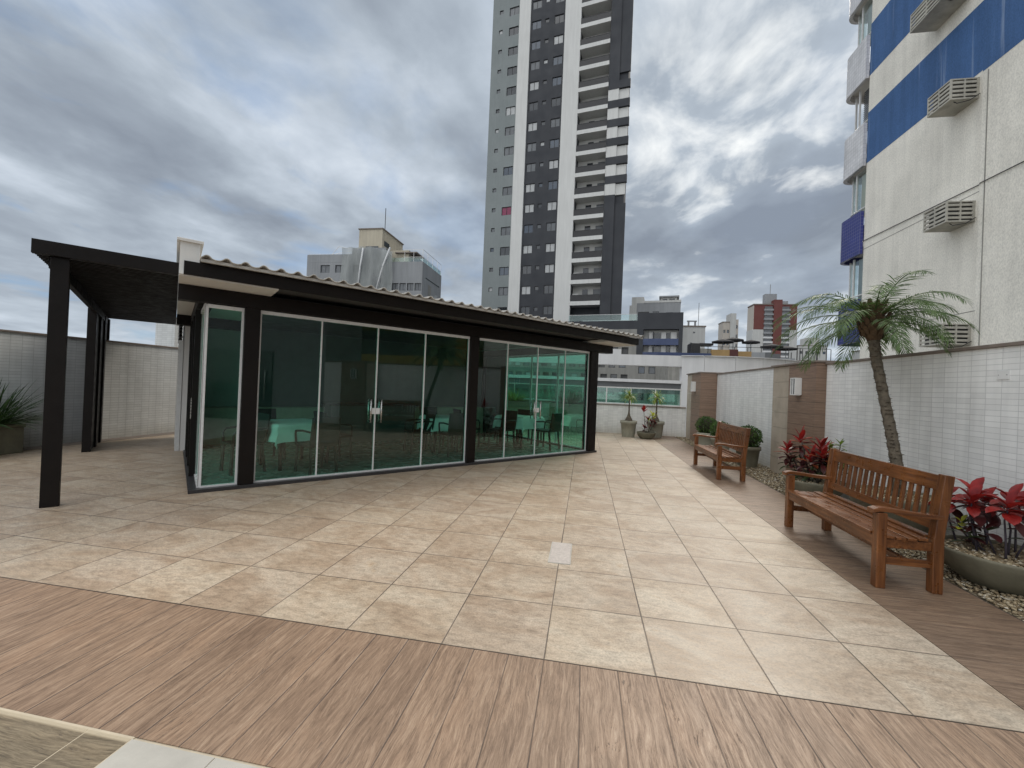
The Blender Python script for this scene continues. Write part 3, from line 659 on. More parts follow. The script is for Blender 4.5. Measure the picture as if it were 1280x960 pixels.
part('door_frame', M['alu'], ld, [(-.19, -.12, 3.682, 3.76, 0, 2.12), (-.19, -.12, 4.70, 4.78, 0, 2.12), (-.19, -.12, 3.762, 4.698, 2.06, 2.12)])
mb = MB()
for i in range(7): mb.bar((-.17, 3.69, 2.15 + i * .066), (-.17, 5.2, 2.15 + i * .066), .03, .05, up=(1, 0, .7))
mb.build('louvre_vent', M['brown'], pv)
part('side_wall', M['white'], pv, [(-.11, .10, 3.69, 5.2, 0, 2.58)])
t = thing('drainpipe', 'thin dark drainpipe in the corner beside the white louvre door', 'pipe', (-9.10, 8.22, 0))
mb = MB().tube([(0, 0, .0), (0, 0, 2.55)], .035, 10); mb.build('pipe', M['brown'], t); mb = MB()
for zc in (.5, 1.4, 2.3): mb.box(-.05, .05, -.045, .045, zc, zc + .03)
mb.build('clamp', M['steel'], t)
# back room furnishing: dark cabinet and counter seen through the glass
t = thing('counter', 'dark counter along the back wall inside the pavilion', 'counter', C0, PA)
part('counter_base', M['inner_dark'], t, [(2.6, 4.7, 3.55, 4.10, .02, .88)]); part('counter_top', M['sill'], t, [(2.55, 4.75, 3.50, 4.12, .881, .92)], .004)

# tables and chairs inside
pm = Matrix.Translation(C0) @ Matrix.Rotation(PA, 4, 'Z')
def inside(x, y, z=.02): return tuple(pm @ Vector((x, y, z)))
def make_table(label, x, y, rz):
    t = thing('dining_table', 'square dining table under a white cloth ' + label, 'table', inside(x, y), PA + rz, 'dining tables inside the pavilion')
    part('table_top', M['inner_dark'], t, [(-.42, .42, -.42, .42, .70, .735)], .004)
    for sx_ in (-.34, .34):
        for sy_ in (-.34, .34): part('leg', M['wicker'], t, [(sx_ - .022, sx_ + .022, sy_ - .022, sy_ + .022, 0, .699)])
    mb = MB(); n = 28; H = .46
    def cl(u, v):
        x_, y_ = u * H * 1.55, v * H * 1.55
        ox, oy = max(0, abs(x_) - .43), max(0, abs(y_) - .43)
        dz = math.hypot(ox, oy); sgx, sgy = (1 if x_ > 0 else -1), (1 if y_ > 0 else -1)
        wv = .022 * math.sin(17 * (x_ + y_ * 1.3)) * min(1, dz * 4)
        px = sgx * (min(abs(x_), .43) + (.012 + .10 * ox + wv if ox > 0 else 0)); py = sgy * (min(abs(y_), .43) + (.012 + .10 * oy + wv if oy > 0 else 0))
        return (px, py, .742 - (ox + oy if ox * oy == 0 else max(ox, oy) + .35 * min(ox, oy)))
    for j in range(n + 1):
        for i in range(n + 1): mb.v.append(cl(2 * i / n - 1, 2 * j / n - 1))
    for j in range(n):
        for i in range(n): mb.f.append((j * (n + 1) + i, j * (n + 1) + i + 1, (j + 1) * (n + 1) + i + 1, (j + 1) * (n + 1) + i)); mb.sm.append(True); mb.mi.append(0)
    mb.build('tablecloth', M['cloth'], link('tablecloth_holder', None) if False else None, loc=inside(x, y), rz=PA + rz, label='white tablecloth draped over the table ' + label, cat='tablecloth', group='white tablecloths inside the pavilion')
    return t
make_table('behind the left glass panels', 1.35, 1.25, .25)
make_table('behind the brown middle column', 4.55, 1.75, -.15)
make_table('nearest the far right door', 6.6, 1.55, .2)
def make_chair():
    t = thing('dining_chair', '', 'chair', (0, 0, 0), 0, 'dark wicker chairs inside the pavilion')
    part('seat', M['wicker'], t, [(-.23, .23, -.23, .23, .42, .46)], .012)
    mb = MB(); mb.box(-.23, .23, -.02, .02, 0, .44, Matrix.Translation((0, .225, .45)) @ Matrix.Rotation(rad(-9), 4, 'X')); mb.build('backrest', M['wicker'], t, .012)
    for sx_ in (-.2, .2):
        for sy_, k in ((-.2, .01), (.2, .05)):
            MB().bar((sx_, sy_, .43), (sx_ * 1.05, sy_ + (k if sy_ > 0 else -k), 0), .035, .035).build('leg', M['wicker'], t)
    for s in (-1, 1):
        MB().tube([(s * .235, .24, .66), (s * .25, .05, .67), (s * .25, -.16, .65), (s * .235, -.2, .6), (s * .22, -.2, .44)], .016, 8).build('armrest', M['wicker'], t)
    return t
ch0 = make_chair()
CH = [(.62, 1.05, -PI / 2 + .2, 'with its back to the left glass corner'), (1.55, .52, PI + .25, 'in front of the cloth behind the left panels'), (2.1, 1.45, PI / 2 + .2, 'right of the leftmost covered table'), (1.1, 1.98, .2, 'behind the leftmost covered table'),
      (3.83, 1.6, -PI / 2 - .1, 'left of the table by the middle column'), (4.35, 1.02, PI - .1, 'with its back to the glass beside the middle column'), (5.25, 1.85, PI / 2 - .2, 'right of the table by the middle column'), (4.65, 2.5, -.1, 'behind the table by the middle column'),
      (5.88, 1.35, -PI / 2 + .2, 'left of the table nearest the far right door'), (6.85, .82, PI + .25, 'with its back to the far right glass panel'), (7.2, 1.8, PI / 2 + .25, 'in the right end corner of the pavilion'), (6.45, 2.3, .2, 'behind the table nearest the far right door')]
for i, (x, y, r, lb) in enumerate(CH):
    if i == 0: ch0.location = inside(x, y); ch0.rotation_euler = (0, 0, PA + r); ch0['label'] = 'dark wicker chair ' + lb
    else: copy_tree(ch0, None, inside(x, y), PA + r, 'dark wicker chair ' + lb)

# ------------------------------------------------------------------ pergola
pg = thing('pergola', 'dark brown slatted pergola on square posts attached to the pavilion', 'pergola', C0, PA)
part('post', M['brown'], pg, [(-1.31, -1.165, .0, .07, 0, 2.68), (-1.285, -1.175, .072, .12, 0, 2.68)], .003)
for y in (4.1, 4.75, 5.4, 6.05):
    part('post', M['brown'], pg, [(-1.49, -1.37, y, y + .12, 0, 2.60)], .003)
part('screen_slat', M['brown'], pg, [(-1.42, -1.40, 4.221, 4.749, 0, 2.6), (-1.42, -1.40, 4.871, 5.399, 0, 2.6), (-1.42, -1.40, 5.521, 6.049, 0, 2.6)])
def slope(y): return 2.70 - .012 * y
part('front_beam', M['brown'], pg, [(-1.44, -.245, -.06, .0, 2.682, 2.83)], .003)
mb = MB(); mb.bar((-1.30, .06, slope(0) - .07), (-1.43, 6.25, slope(6.2) - .07), .06, .13); mb.build('side_beam', M['brown'], pg)
mb = MB()
y = .03
while y < 6.2:
    mb.bar((-1.44, y, slope(y) + .04), (-.245, y, slope(y) + .04), .035, .08); y += .085
mb.build('slat_roof', M['brown'], pg)
mb = MB(); mb.bar((-.84, .01, slope(0) + .09), (-.84, 6.2, slope(6.2) + .09), 1.19, .008); mb.build('cover_sheet', M['black'], pg)
t = thing('tiled_pier', 'narrow white tiled pier rising above the left wall beyond the pergola', 'pier', (-11.62, 10.2, 0))
part('pier_face', M['walltile_l'], t, [(-.32, .32, -.3, .3, -.3, 3.0)]); part('coping', M['cap'], t, [(-.35, .35, -.33, .33, 3.0, 3.03)])

# ------------------------------------------------------------------ benches (front faces -x)
def make_bench(label, y):
    t = thing('wooden_bench', label, 'bench', (2.595, y, 0), 0, 'wooden garden benches by the planting strip')
    W = M['benchwood']; WZ = M['benchwood_z']; WX = M['benchwood_x']; L = .755
    for s in (-1, 1):
        part('leg', WZ, t, [(-.235, -.165, s * L - .035, s * L + .035, 0, .602)], .006)
        mb = MB(); mb.bar((.195, s * L, 0), (.195, s * L, .44), .07, .075, up=(1, 0, 0)); mb.bar((.195, s * L, .43), (.255, s * L, .935), .07, .072, up=(1, 0, 0)); mb.build('leg', WZ, t, .006)
        mb = MB(); n = 12; prof = []      # curved armrest
        for i in range(n + 1):
            u = i / n; x = -.275 + u * .50
            z = .617 + .016 * math.cos(u * PI * 1.15) - (.02 if i == 0 else .004 if i == 1 else 0); hw = .040 - .010 * math.sin(u * PI)
            prof.append((x, hw, z))
        vs = []; fs = []
        for x, hw, z in prof: vs += [(x, s * L - hw, z - .017), (x, s * L + hw, z - .017), (x, s * L + hw, z + .017), (x, s * L - hw, z + .017)]
        for i in range(n): a = i * 4; fs += [(a, a + 4, a + 5, a + 1), (a + 1, a + 5, a + 6, a + 2), (a + 2, a + 6, a + 7, a + 3), (a + 3, a + 7, a + 4, a)]
        fs += [(0, 1, 2, 3), (n * 4 + 3, n * 4 + 2, n * 4 + 1, n * 4)]
        mb.add(vs, fs); mb.build('armrest', WX, t, .005)
        part('stretcher', WX, t, [(-.164, .159, s * L - .014, s * L + .014, .19, .25)], .004)
    part('stretcher', W, t, [(-.02, .02, -L + .015, L - .015, .20, .245)], .004)
    mb = MB()      # dished seat slats
    for i in range(6):
        u = i / 5; x = -.215 + u * .385; z = .425 - .022 * math.sin(u * PI) + .004 * u
        mb.box(x - .033, x + .033, -L + (.037 if (i == 0 or i == 5) else -.03), L - (.037 if (i == 0 or i == 5) else -.03), z - .011, z + .011)
    mb.build('seat', W, t, .004)
    mb = MB(); mb.box(-.228, -.198, -L + .036, L - .036, .325, .410)
    for s in (-1, 1): mb.box(-.164, .158, s * L - .016, s * L + .016, .325, .395)
    mb.box(.18, .205, -L + .036, L - .036, .33, .40); mb.build('seat_frame', W, t, .004)
    def bx_(z): return .195 + (z - .43) * .119
    mb = MB()
    mb.box(-.017, .017, -L + .036, L - .036, -.06, .06, Matrix.Translation((bx_(.862), 0, .862)) @ Matrix.Rotation(rad(6.8), 4, 'Y'))
    mb.box(-.016, .016, -L + .036, L - .036, -.035, .035, Matrix.Translation((bx_(.525), 0, .525)) @ Matrix.Rotation(rad(6.8), 4, 'Y'))
    mb.cur = 1; n = 17
    for i in range(n):
        y_ = -L + .036 + (2 * L - .072) * (i + .5) / n
        mb.bar((bx_(.55), y_, .55), (bx_(.812), y_, .812), .043, .016, up=(1, 0, 0))
    mb.build('backrest', [W, WZ], t, .003)
    return t
b1 = make_bench('nearer varnished wooden bench in front of the palm', 4.635)
copy_tree(b1, None, (2.575, 8.72, 0), rad(.6), 'farther varnished wooden bench in front of the round clipped bushes')

# ------------------------------------------------------------------ pots and plants
def pot(label, x, y, prof, m, fill, group=None, name='plant_pot', sq=None):
    t = thing(name, label, 'plant pot', (x, y, 0), random.uniform(0, 1), group)
    n = 40
    outer = prof; rt_, zt = prof[-1]
    full = outer + [(rt_ - .012, zt + .004), (rt_ - .03, zt), (rt_ - .034, zt - .05)]
    mb = MB(); mb.lathe(full, n); mb.disc(prof[0][0], prof[0][1], n); mb.build('pot_body', m, t)
    fm = MB(); R_ = rt_ - .033; k = 9
    for i in range(k + 1):
        for j in range(n):
            a = 2 * PI * j / n; r = R_ * i / k
            fm.v.append((r * math.cos(a), r * math.sin(a), zt - .035 + .012 * (1 - (i / k) ** 2) + .012 * mnoise.noise((x + r * math.cos(a) * 18, y + r * math.sin(a) * 18, 0))))
    for i in range(k):
        for j in range(n): fm.f.append((i * n + j, i * n + (j + 1) % n, (i + 1) * n + (j + 1) % n, (i + 1) * n + j)); fm.sm.append(True); fm.mi.append(0)
    if fill == 'rim_gravel':
        for _ in range(int(520 * R_ / .4)):
            a, r = random.uniform(0, 2 * PI), R_ * math.sqrt(random.random()) * .97
            pebble(fm, r * math.cos(a), r * math.sin(a), zt - .022 + random.uniform(-.01, .012), random.uniform(.010, .019))
    fm.build('pot_filling', M['pebble'] if fill == 'rim_gravel' else M[fill], t)
    return t
BOWL = lambda r, h: [(r * .55, .0), (r * .72, h * .18), (r * .86, h * .45), (r * .95, h * .75), (r * 1.0, h * .93), (r * 1.0, h)]
CONE = lambda r, h: [(r * .72, 0), (r * .80, h * .3), (r * .90, h * .80), (r * 1.0, h * .83), (r * 1.0, h)]
pot('wide olive bowl of gravel holding the red-leaved plant by the pilaster', 3.50, 7.12, BOWL(.40, .26), M['pot'], 'rim_gravel')
pot('tall rounded olive pot holding the palm behind the nearer bench', 3.50, 5.45, BOWL(.42, .46), M['pot'], 'rim_gravel')
pot('wide olive bowl of gravel at the right edge holding the red-leaved shrub', 3.52, 4.22, BOWL(.42, .27), M['pot'], 'rim_gravel')
pot('pale pot with round bush left of the farther bench', 3.40, 12.55, CONE(.25, .42), M['potpale'], 'soil')
pot('pale pot with round bush hidden behind the farther bench back', 3.42, 11.35, CONE(.24, .42), M['potpale'], 'soil')
pot('olive pot with round bush right of the farther bench', 3.47, 9.72, CONE(.25, .43), M['pot'], 'soil')
pot('olive cone pot of the left slender ponytail palm by the railing', 1.45, 14.25, CONE(.27, .53), M['potpale'], 'soil')
pot('olive cone pot of the right slender ponytail palm by the railing', 2.36, 14.62, CONE(.28, .53), M['potpale'], 'soil')
pot('shallow olive bowl standing in front of the two cone pots', 1.98, 14.0, BOWL(.30, .21), M['pot'], 'soil')

def boxwood(label, x, y, z, r):
    t = thing('round_bush', label, 'bush', (x, y, z), 0, 'clipped round bushes in pots')
    mb = MB()
    vs = []; 
    core = MB(); core.lathe([(max(.001, .80 * r * math.sin(PI * i / 10)), r * .95 - .80 * r * math.cos(PI * i / 10)) for i in range(11)], 16)
    core.build('dark_core', M['soil'], t)  # plain dark ball filling the inside of the bush
    for i in range(2600):
        a, cz = random.uniform(0, 2 * PI), random.uniform(-.9, 1)
        s_ = math.sqrt(1 - cz * cz); d = Vector((s_ * math.cos(a), s_ * math.sin(a), cz * .93))
        k = 1 + .13 * mnoise.noise(d * 3 + Vector((x, y, 0))) + .05 * mnoise.noise(d * 9)
        p = d * r * k * random.uniform(.82, 1.03) + Vector((0, 0, r * .95))
        ld = (d + Vector((random.uniform(-.8, .8), random.uniform(-.8, .8), random.uniform(-.4, .9)))).normalized()
        mb.leaf(p, ld, d, random.uniform(.025, .04), random.uniform(.014, .022), .2, 2, .2)
    mb.build('foliage', M['boxleaf'], t)
boxwood('round clipped green bush left of the farther bench', 3.40, 12.55, .36, .27)
boxwood('round clipped green bush partly hidden behind the farther bench', 3.42, 11.35, .36, .24)
boxwood('round clipped green bush right of the farther bench', 3.47, 9.72, .38, .25)

def rosette(mb, p, n, L, W, tilt0=.2, tilt1=1.2, droop=.5):
    for i in range(n):
        a = i * 2.39996 + random.uniform(-.2, .2); k = i / max(1, n - 1); el = PI / 2 - (tilt0 + (tilt1 - tilt0) * k) + random.uniform(-.12, .12)
        d = Vector((math.cos(a) * math.cos(el), math.sin(a) * math.cos(el), math.sin(el)))
        mb.leaf(Vector(p) - Vector((0, 0, .06 * k)), d, Vector((0, 0, 1)), L * random.uniform(.75, 1.1), W * random.uniform(.8, 1.15), droop * random.uniform(.5, 1.3), 5, .3)
def cordyline(label, x, y, z, stems, name='red_leaved_plant', stem_m='stem', sc=1.0):
    t = thing(name, label, 'plant', (x, y, z))
    st, rd, og, bu, gr = MB(), MB(), MB(), MB(), MB()
    for (dx, dy, h, kind) in stems:
        p0 = Vector((dx * .35, dy * .35, -.02)); p1 = Vector((dx * .8 + .02, dy * .75, h * .55)); p2 = Vector((dx, dy, h))
        st.tube([p0, p0.lerp(p1, .5) + Vector((random.uniform(-.015, .015), random.uniform(-.015, .015), 0)), p1, p1.lerp(p2, .5) + Vector((random.uniform(-.015, .015), 0, 0)), p2], [.014 * sc, .012 * sc, .011 * sc, .010 * sc, .008 * sc], 7)
        if kind == 'red':
            rosette(rd, p2, 9, .20 * sc, .065 * sc, .25, 1.25, .6); rosette(og, p2 - Vector((0, 0, .03)), 3, .20 * sc, .06 * sc, .9, 1.4, .5)
            rosette(bu, p2 - Vector((0, 0, .09)), 9, .19 * sc, .06 * sc, 1.1, 1.75, .8); rosette(gr, p2 - Vector((0, 0, .20)), 5, .17 * sc, .055 * sc, 1.2, 1.8, .8)
        elif kind == 'burg':
            rosette(bu, p2, 9, .18 * sc, .06 * sc, .4, 1.5, .7); rosette(gr, p2 - Vector((0, 0, .10)), 6, .17 * sc, .055 * sc, 1.0, 1.7, .8)
        else:
            rosette(gr, p2, 9, .15 * sc, .05 * sc, .3, 1.5, .6)
    st.build('stems', M[stem_m], t); rd.build('red_leaves', M['redleaf'], t)
    if og.f: og.build('orange_leaves', M['orangeleaf'], t)
    if bu.f: bu.build('burgundy_leaves', M['burgleaf'], t)
    if gr.f: gr.build('green_leaves', M['oliveleaf'], t)
    return t
cordyline('red-leaved plant with burgundy lower leaves in the bowl by the brown pilaster', 3.50, 7.12, .25,
    [(-.20, .42, .40, 'red'), (-.12, .20, .60, 'red'), (.0, -.14, .52, 'red'), (-.06, -.32, .44, 'red'), (.05, -.22, .30, 'burg'), (-.20, .30, .22, 'burg'), (.1, .1, .42, 'burg'), (-.1, -.08, .34, 'red'), (-.16, .05, .2, 'burg')], sc=1.15)
t = thing('green_shrub', 'thin green leaved shrub beside the red-leaved plant near the bench end', 'shrub', (3.62, 6.86, .24))
st, lf, lo = MB(), MB(), MB()
for dx, dy, h in ((.02, -.10, .62), (-.04, .05, .55), (.05, .18, .5), (.02, -.22, .36), (-.03, -.03, .4)):
    st.tube([(dx * .3, dy * .3, 0), (dx * .7, dy * .6, h * .5), (dx, dy, h)], [.010, .008, .006], 6)
    rosette(lf, (dx, dy, h), 11, .11, .04, .3, 1.7, .5); rosette(lo, (dx, dy, h * .82), 10, .10, .04, .7, 1.8, .6); rosette(lo, (dx * .8, dy * .8, h * .6), 7, .09, .035, .7, 1.8, .6)
st.build('stems', M['stem'], t); lf.build('lime_leaves', M['limeleaf'], t); lo.build('dark_leaves', M['oliveleaf'], t)
# big red shrub at the right edge: broad leaves on bare purple stems
t = thing('red_shrub', 'shrub with broad bright red leaves on bare purple stems at the right edge', 'shrub', (3.52, 4.22, .24))
st, rd, bu, gr, ye = MB(), MB(), MB(), MB(), MB()
for dx, dy, h in ((-.16, .34, .40), (-.06, .20, .46), (.10, .30, .40), (-.18, .06, .44), (.05, .0, .48), (-.10, -.16, .45), (.12, -.22, .42), (.2, .1, .43), (.2, .42, .38)):
    p0 = Vector((dx * .8, dy * .8, 0)); m1 = Vector((dx * .95 + random.uniform(-.03, .03), dy * .9, h * .45)); p2 = Vector((dx, dy, h))
    st.tube([p0, p0.lerp(m1, .55) + Vector((.01, .01, 0)), m1, m1.lerp(p2, .5) + Vector((random.uniform(-.02, .02), .01, 0)), p2], [.009, .008, .007, .006, .005], 7)
    rosette(rd, p2, 8, .17, .10, .35, 1.75, .75); rosette(bu, p2 - Vector((0, 0, .03)), 3, .18, .09, 1.2, 1.9, .9)
for dx, dy, h in ((-.18, .20, .20), (-.14, -.02, .22), (.0, .33, .2), (-.2, .08, .15), (.1, -.1, .25)):
    st.tube([(dx * .4, dy * .6, 0), (dx * .8, dy * .9, h * .6), (dx, dy, h)], [.009, .007, .005], 6)
    rosette(bu, (dx, dy, h), 4, .14, .075, .8, 1.6, .7); rosette(gr, (dx, dy, h - .02), 2, .13, .06, 1.0, 1.5, .7)
rosette(ye, (-.19, .14, .23), 5, .07, .05, .5, 1.5, .5); rosette(gr, (-.19, .14, .21), 3, .09, .04, .9, 1.6, .5)
st.build('stems', M['bluestem'], t); rd.build('red_leaves', M['redleaf'], t); bu.build('burgundy_leaves', M['burgleaf'], t); gr.build('green_leaves', M['oliveleaf'], t); ye.build('yellow_leaves', M['yellowleaf'], t)
# small red plant + yellow leaves in the shallow bowl
t = thing('red_leaved_plant', 'small red-leaved plant in the shallow bowl by the railing', 'plant', (1.98, 14.0, .18))
st, rd, bu, ye = MB(), MB(), MB(), MB()
for dx, dy, h, k in ((-.10, .0, .72, 0), (.05, .06, .42, 1), (.16, .04, .34, 1), (.27, .1, .30, 1), (-.06, -.05, .15, 1)):
    st.tube([(dx * .3, dy * .3, 0), (dx * .6, dy * .7, h * .5), (dx, dy, h)], [.011, .009, .007], 6)
    if k == 0: rosette(rd, (dx, dy, h), 9, .22, .08, .1, .8, .2)
    else: rosette(bu, (dx, dy, h), 8, .2, .07, .4, 1.6, .6); rosette(rd, (dx, dy, h + .03), 4, .17, .06, .3, 1.0, .4)
rosette(ye, (.20, .10, .56), 13, .22, .06, .4, 1.7, .7); st.tube([(.05, .0, 0), (.15, .08, .3), (.2, .1, .56)], .009, 6)
st.build('stems', M['stem'], t); rd.build('red_leaves', M['redleaf'], t); bu.build('burgundy_leaves', M['burgleaf'], t); ye.build('yellow_leaves', M['yellowleaf'], t)
def ponytail(label, x, y, z, h, dx):
    t = thing('ponytail_palm', label, 'palm', (x, y, z), 0, 'slender ponytail palms by the railing')
    mb = MB(); mb.tube([(0, 0, -.03), (0, 0, .03), (.0, 0, .10), (.0, 0, .18), (dx * .3, 0, .28), (dx * .6, 0, h * .6), (dx, 0, h)], [.11, .125, .10, .055, .028, .022, .02], 12); mb.build('trunk', M['trunk'], t)
    lf = MB()
    for i in range(110):
        a = random.uniform(0, 2 * PI); el = random.uniform(-.35, 1.35)
        lf.leaf((dx, 0, h), (math.cos(a) * math.cos(el), math.sin(a) * math.cos(el), math.sin(el)), (0, 0, 1), random.uniform(.22, .42), random.uniform(.016, .026), random.uniform(.8, 1.9), 5, .2)
    lf.build('crown', M['limeleaf'] if dx >= 0 else M['grassleaf'], t)
ponytail('left slender ponytail palm with swollen base in front of the railing', 1.45, 14.25, .5, .83, .0)
ponytail('right slender ponytail palm behind the red-leaved plant by the railing', 2.36, 14.62, .5, .80, .02)

def strap_plant(name, label, x, y, z, rx, ry, n, L, m='grassleaf', el0=.25, w=.03):
    t = thing(name, label, 'plant', (x, y, z)); lf = MB()
    for i in range(n):
        a = random.uniform(0, 2 * PI); el = random.uniform(el0, 1.45); r = math.sqrt(random.random())
        lf.leaf((r * rx * math.cos(a) * .8, r * ry * math.sin(a) * .8, -.03), (math.cos(a) * math.cos(el), math.sin(a) * math.cos(el), math.sin(el)), (0, 0, 1), L * random.uniform(.55, 1.1), w * random.uniform(.7, 1.2), random.uniform(.2, .9), 6, .35)
    lf.build('leaves', M[m], t); dk = MB()
    for i in range(n // 4):
        a = random.uniform(0, 2 * PI); el = random.uniform(.1, .9)
        dk.leaf((rx * .6 * math.cos(a), ry * .6 * math.sin(a), -.03), (math.cos(a) * math.cos(el), math.sin(a) * math.cos(el), math.sin(el)), (0, 0, 1), L * random.uniform(.3, .6), w, .8, 4, .3)
    dk.build('lower_leaves', M['oliveleaf'], t)
t = thing('planter_box', 'olive square planter by the left wall holding a spiky plant', 'planter', (-9.86, 5.36, 0))
part('planter_body', M['pot'], t, [(-.26, .26, -.42, .42, 0, .44), (-.275, .275, -.435, .435, .441, .5)], .012)
part('planter_soil', M['soil'], t, [(-.245, .245, -.405, .405, .5, .508)])
strap_plant('spiky_plant', 'dark green spiky strap-leaved plant in the planter at the left edge', -9.86, 5.36, .5, .26, .4, 260, .85)
# planter tray behind the pavilion end, seen through the green glass
for (x, lb) in ((-.5, 'right'), (-2.5, 'left')):
    t = thing('planter_tray', 'long low pale planter by the parapet behind the pavilion, the %s one of two' % lb, 'planter', (x, 14.85, 0))
    part('planter_body', M['potpale'], t, [(-.7, .7, -.2, .2, 0, .97)], .012); part('planter_soil', M['soil'], t, [(-.66, .66, -.16, .16, .971, .98)])
strap_plant('spiky_plant', 'spiky grass in the planter seen through the right glass panels', -.5, 14.85, .98, .6, .15, 170, .6, el0=.5, w=.024)
strap_plant('spiky_plant', 'bright green strap plant in the farther planter seen through the glass', -2.5, 14.85, .98, .35, .15, 120, .5, 'limeleaf', el0=.5, w=.03)
# pale stone behind the nearer bench
t_ = MB(); pebble(t_, 0, 0, .09, .22); o = t_.build('boulder', M['stone'], None, loc=(3.45, 5.98, 0), label='pale rounded stone on the gravel behind the nearer bench', cat='stone')
sb = o.modifiers.new('sub', 'SUBSURF'); sb.levels = sb.render_levels = 2

# date palm
t = thing('palm_tree', 'slender date palm with arching fronds leaning against the tiled wall', 'palm', (3.5, 5.45, .42))
path = [(0, 0, -.05), (0.0, -.04, .15), (.0, -.01, .4), (-.005, .09, .75), (-.01, .22, 1.15), (-.015, .36, 1.58), (-.02, .42, 1.86)]
rr = [.076, .062, .057, .054, .052, .053, .060]
tr = MB(); fine = []; fr_ = []
for i in range(len(path) - 1):
    for k in range(9):
        u = k / 9; p = Vector(path[i]).lerp(Vector(path[i + 1]), u); fine.append(p); fr_.append((rr[i] * (1 - u) + rr[i + 1] * u) * (1 + .07 * ((k % 3) - 1)))
tr.tube(fine, fr_, 14)
for p, r in zip(fine[::1], fr_[::1]):          # stubs of old leaf bases all the way up
    for k in range(7):
        a = random.uniform(0, 2 * PI); d = Vector((math.cos(a), math.sin(a), .55))
        tr.leaf(p + Vector((math.cos(a), math.sin(a), 0)) * r * .9, d, (0, 0, 1), .03, .03, .1, 2, .3)
tr.build('trunk', M['trunk'], t)
bt = MB()
top = None
bt.tube([(-.02, .41, 1.82), (-.02, .42, 1.92), (-.02, .43, 2.06), (-.02, .43, 2.18), (-.02, .43, 2.27)], [.065, .10, .11, .09, .045], 14)
for i in range(90):
    a = i * 2.4; z = 1.84 + .40 * i / 90; r = .085 + .04 * math.sin(PI * i / 90)
    bt.leaf((-.02 + r * math.cos(a), .43 + r * math.sin(a), z), (math.cos(a) * .5, math.sin(a) * .5, 1), (math.cos(a), math.sin(a), 0), .11, .06, -.1, 3, .3, .5)
bt.build('leaf_bases', M['boot'], t)
for i in range(33):
    fr = MB(); a = i * 2.39996 + random.uniform(-.15, .15); k = i / 32
    el = rad(50) - rad(58) * k + random.uniform(-.12, .12); L = random.uniform(.95, 1.2) * (.82 + .18 * math.sin(PI * k))
    if math.cos(a) > 0: L *= 1 - .32 * math.cos(a)      # shorter toward the wall
    d = Vector((math.cos(a) * math.cos(el), math.sin(a) * math.cos(el), math.sin(el))); p = Vector((-.02, .43, 2.14 - .12 * k)) + Vector((math.cos(a), math.sin(a), 0)) * .05
    n = 42; pts = [p.copy()]; drs = [d.copy()]
    for j in range(n):
        g = (.012 + .052 * (j / n)) * (1.0 - .15 * k)
        d = (d + Vector((0, 0, -g))).normalized(); p = p + d * (L / n); pts.append(p.copy()); drs.append(d.copy())
    fr.tube(pts[::3] + [pts[-1]], [.008 * (1 - q / (len(pts[::3]) + 1)) + .0015 for q in range(len(pts[::3]) + 1)], 5)
    for j in range(5, n + 1):
        u = j / n; ll = .23 * math.sin(PI * (.10 + .80 * u)) ** .7; dd = drs[j]; sd_ = dd.cross(Vector((0, 0, 1))).normalized(); upv = sd_.cross(dd)
        for s in (-1, 1):
            for hlf in (0,):
                ld_ = (sd_ * s * .8 + dd * (.65 + .3 * u) + upv * random.uniform(.0, .35) + Vector((0, 0, random.uniform(-.1, .1)))).normalized()
                bp_ = pts[j] - dd * (L / n) * hlf
                fr.leaf(bp_, ld_, upv, ll * random.uniform(.8, 1.15), .0105, random.uniform(.5, 1.0), 3, .3)
    fr.build('frond', M['frond'], t)

# ------------------------------------------------------------------ the cream apartment block on the right
t = thing('apartment_block', 'cream apartment block with blue bands and boxed air conditioners on the right', 'building', (9, 0, 0))
part('facade_wall', M['stucco'], t, [(0, 12, 6.6, 15.83, -12, 22)])
part('facade_wall', M['stucco'], t, [(-.07, -.001, 6.6, 11.55, -12, 22)])
part('blue_band', M['blue'], t, [(-.006, -.001, 11.552, 15.835, 9.45, 11.15), (-.076, -.071, 6.6, 11.55, 9.35, 12.2)])
part('blue_band', M['blue'], t, [(-.006, -.001, 11.552, 15.835, 12.4, 14.15)])
part('blue_band', M['blue'], t, [(-.006, -.001, 11.552, 15.835, 15.4, 17.1)])
part('wall_joint', M['concrete'], t, [(-.078, -.0715, 11.40, 11.425, 2, 9.3)])
for zg in (6.55, 3.72): part('groove', M['concrete'], t, [(-.005, -.001, 11.552, 15.832, zg, zg + .018)])
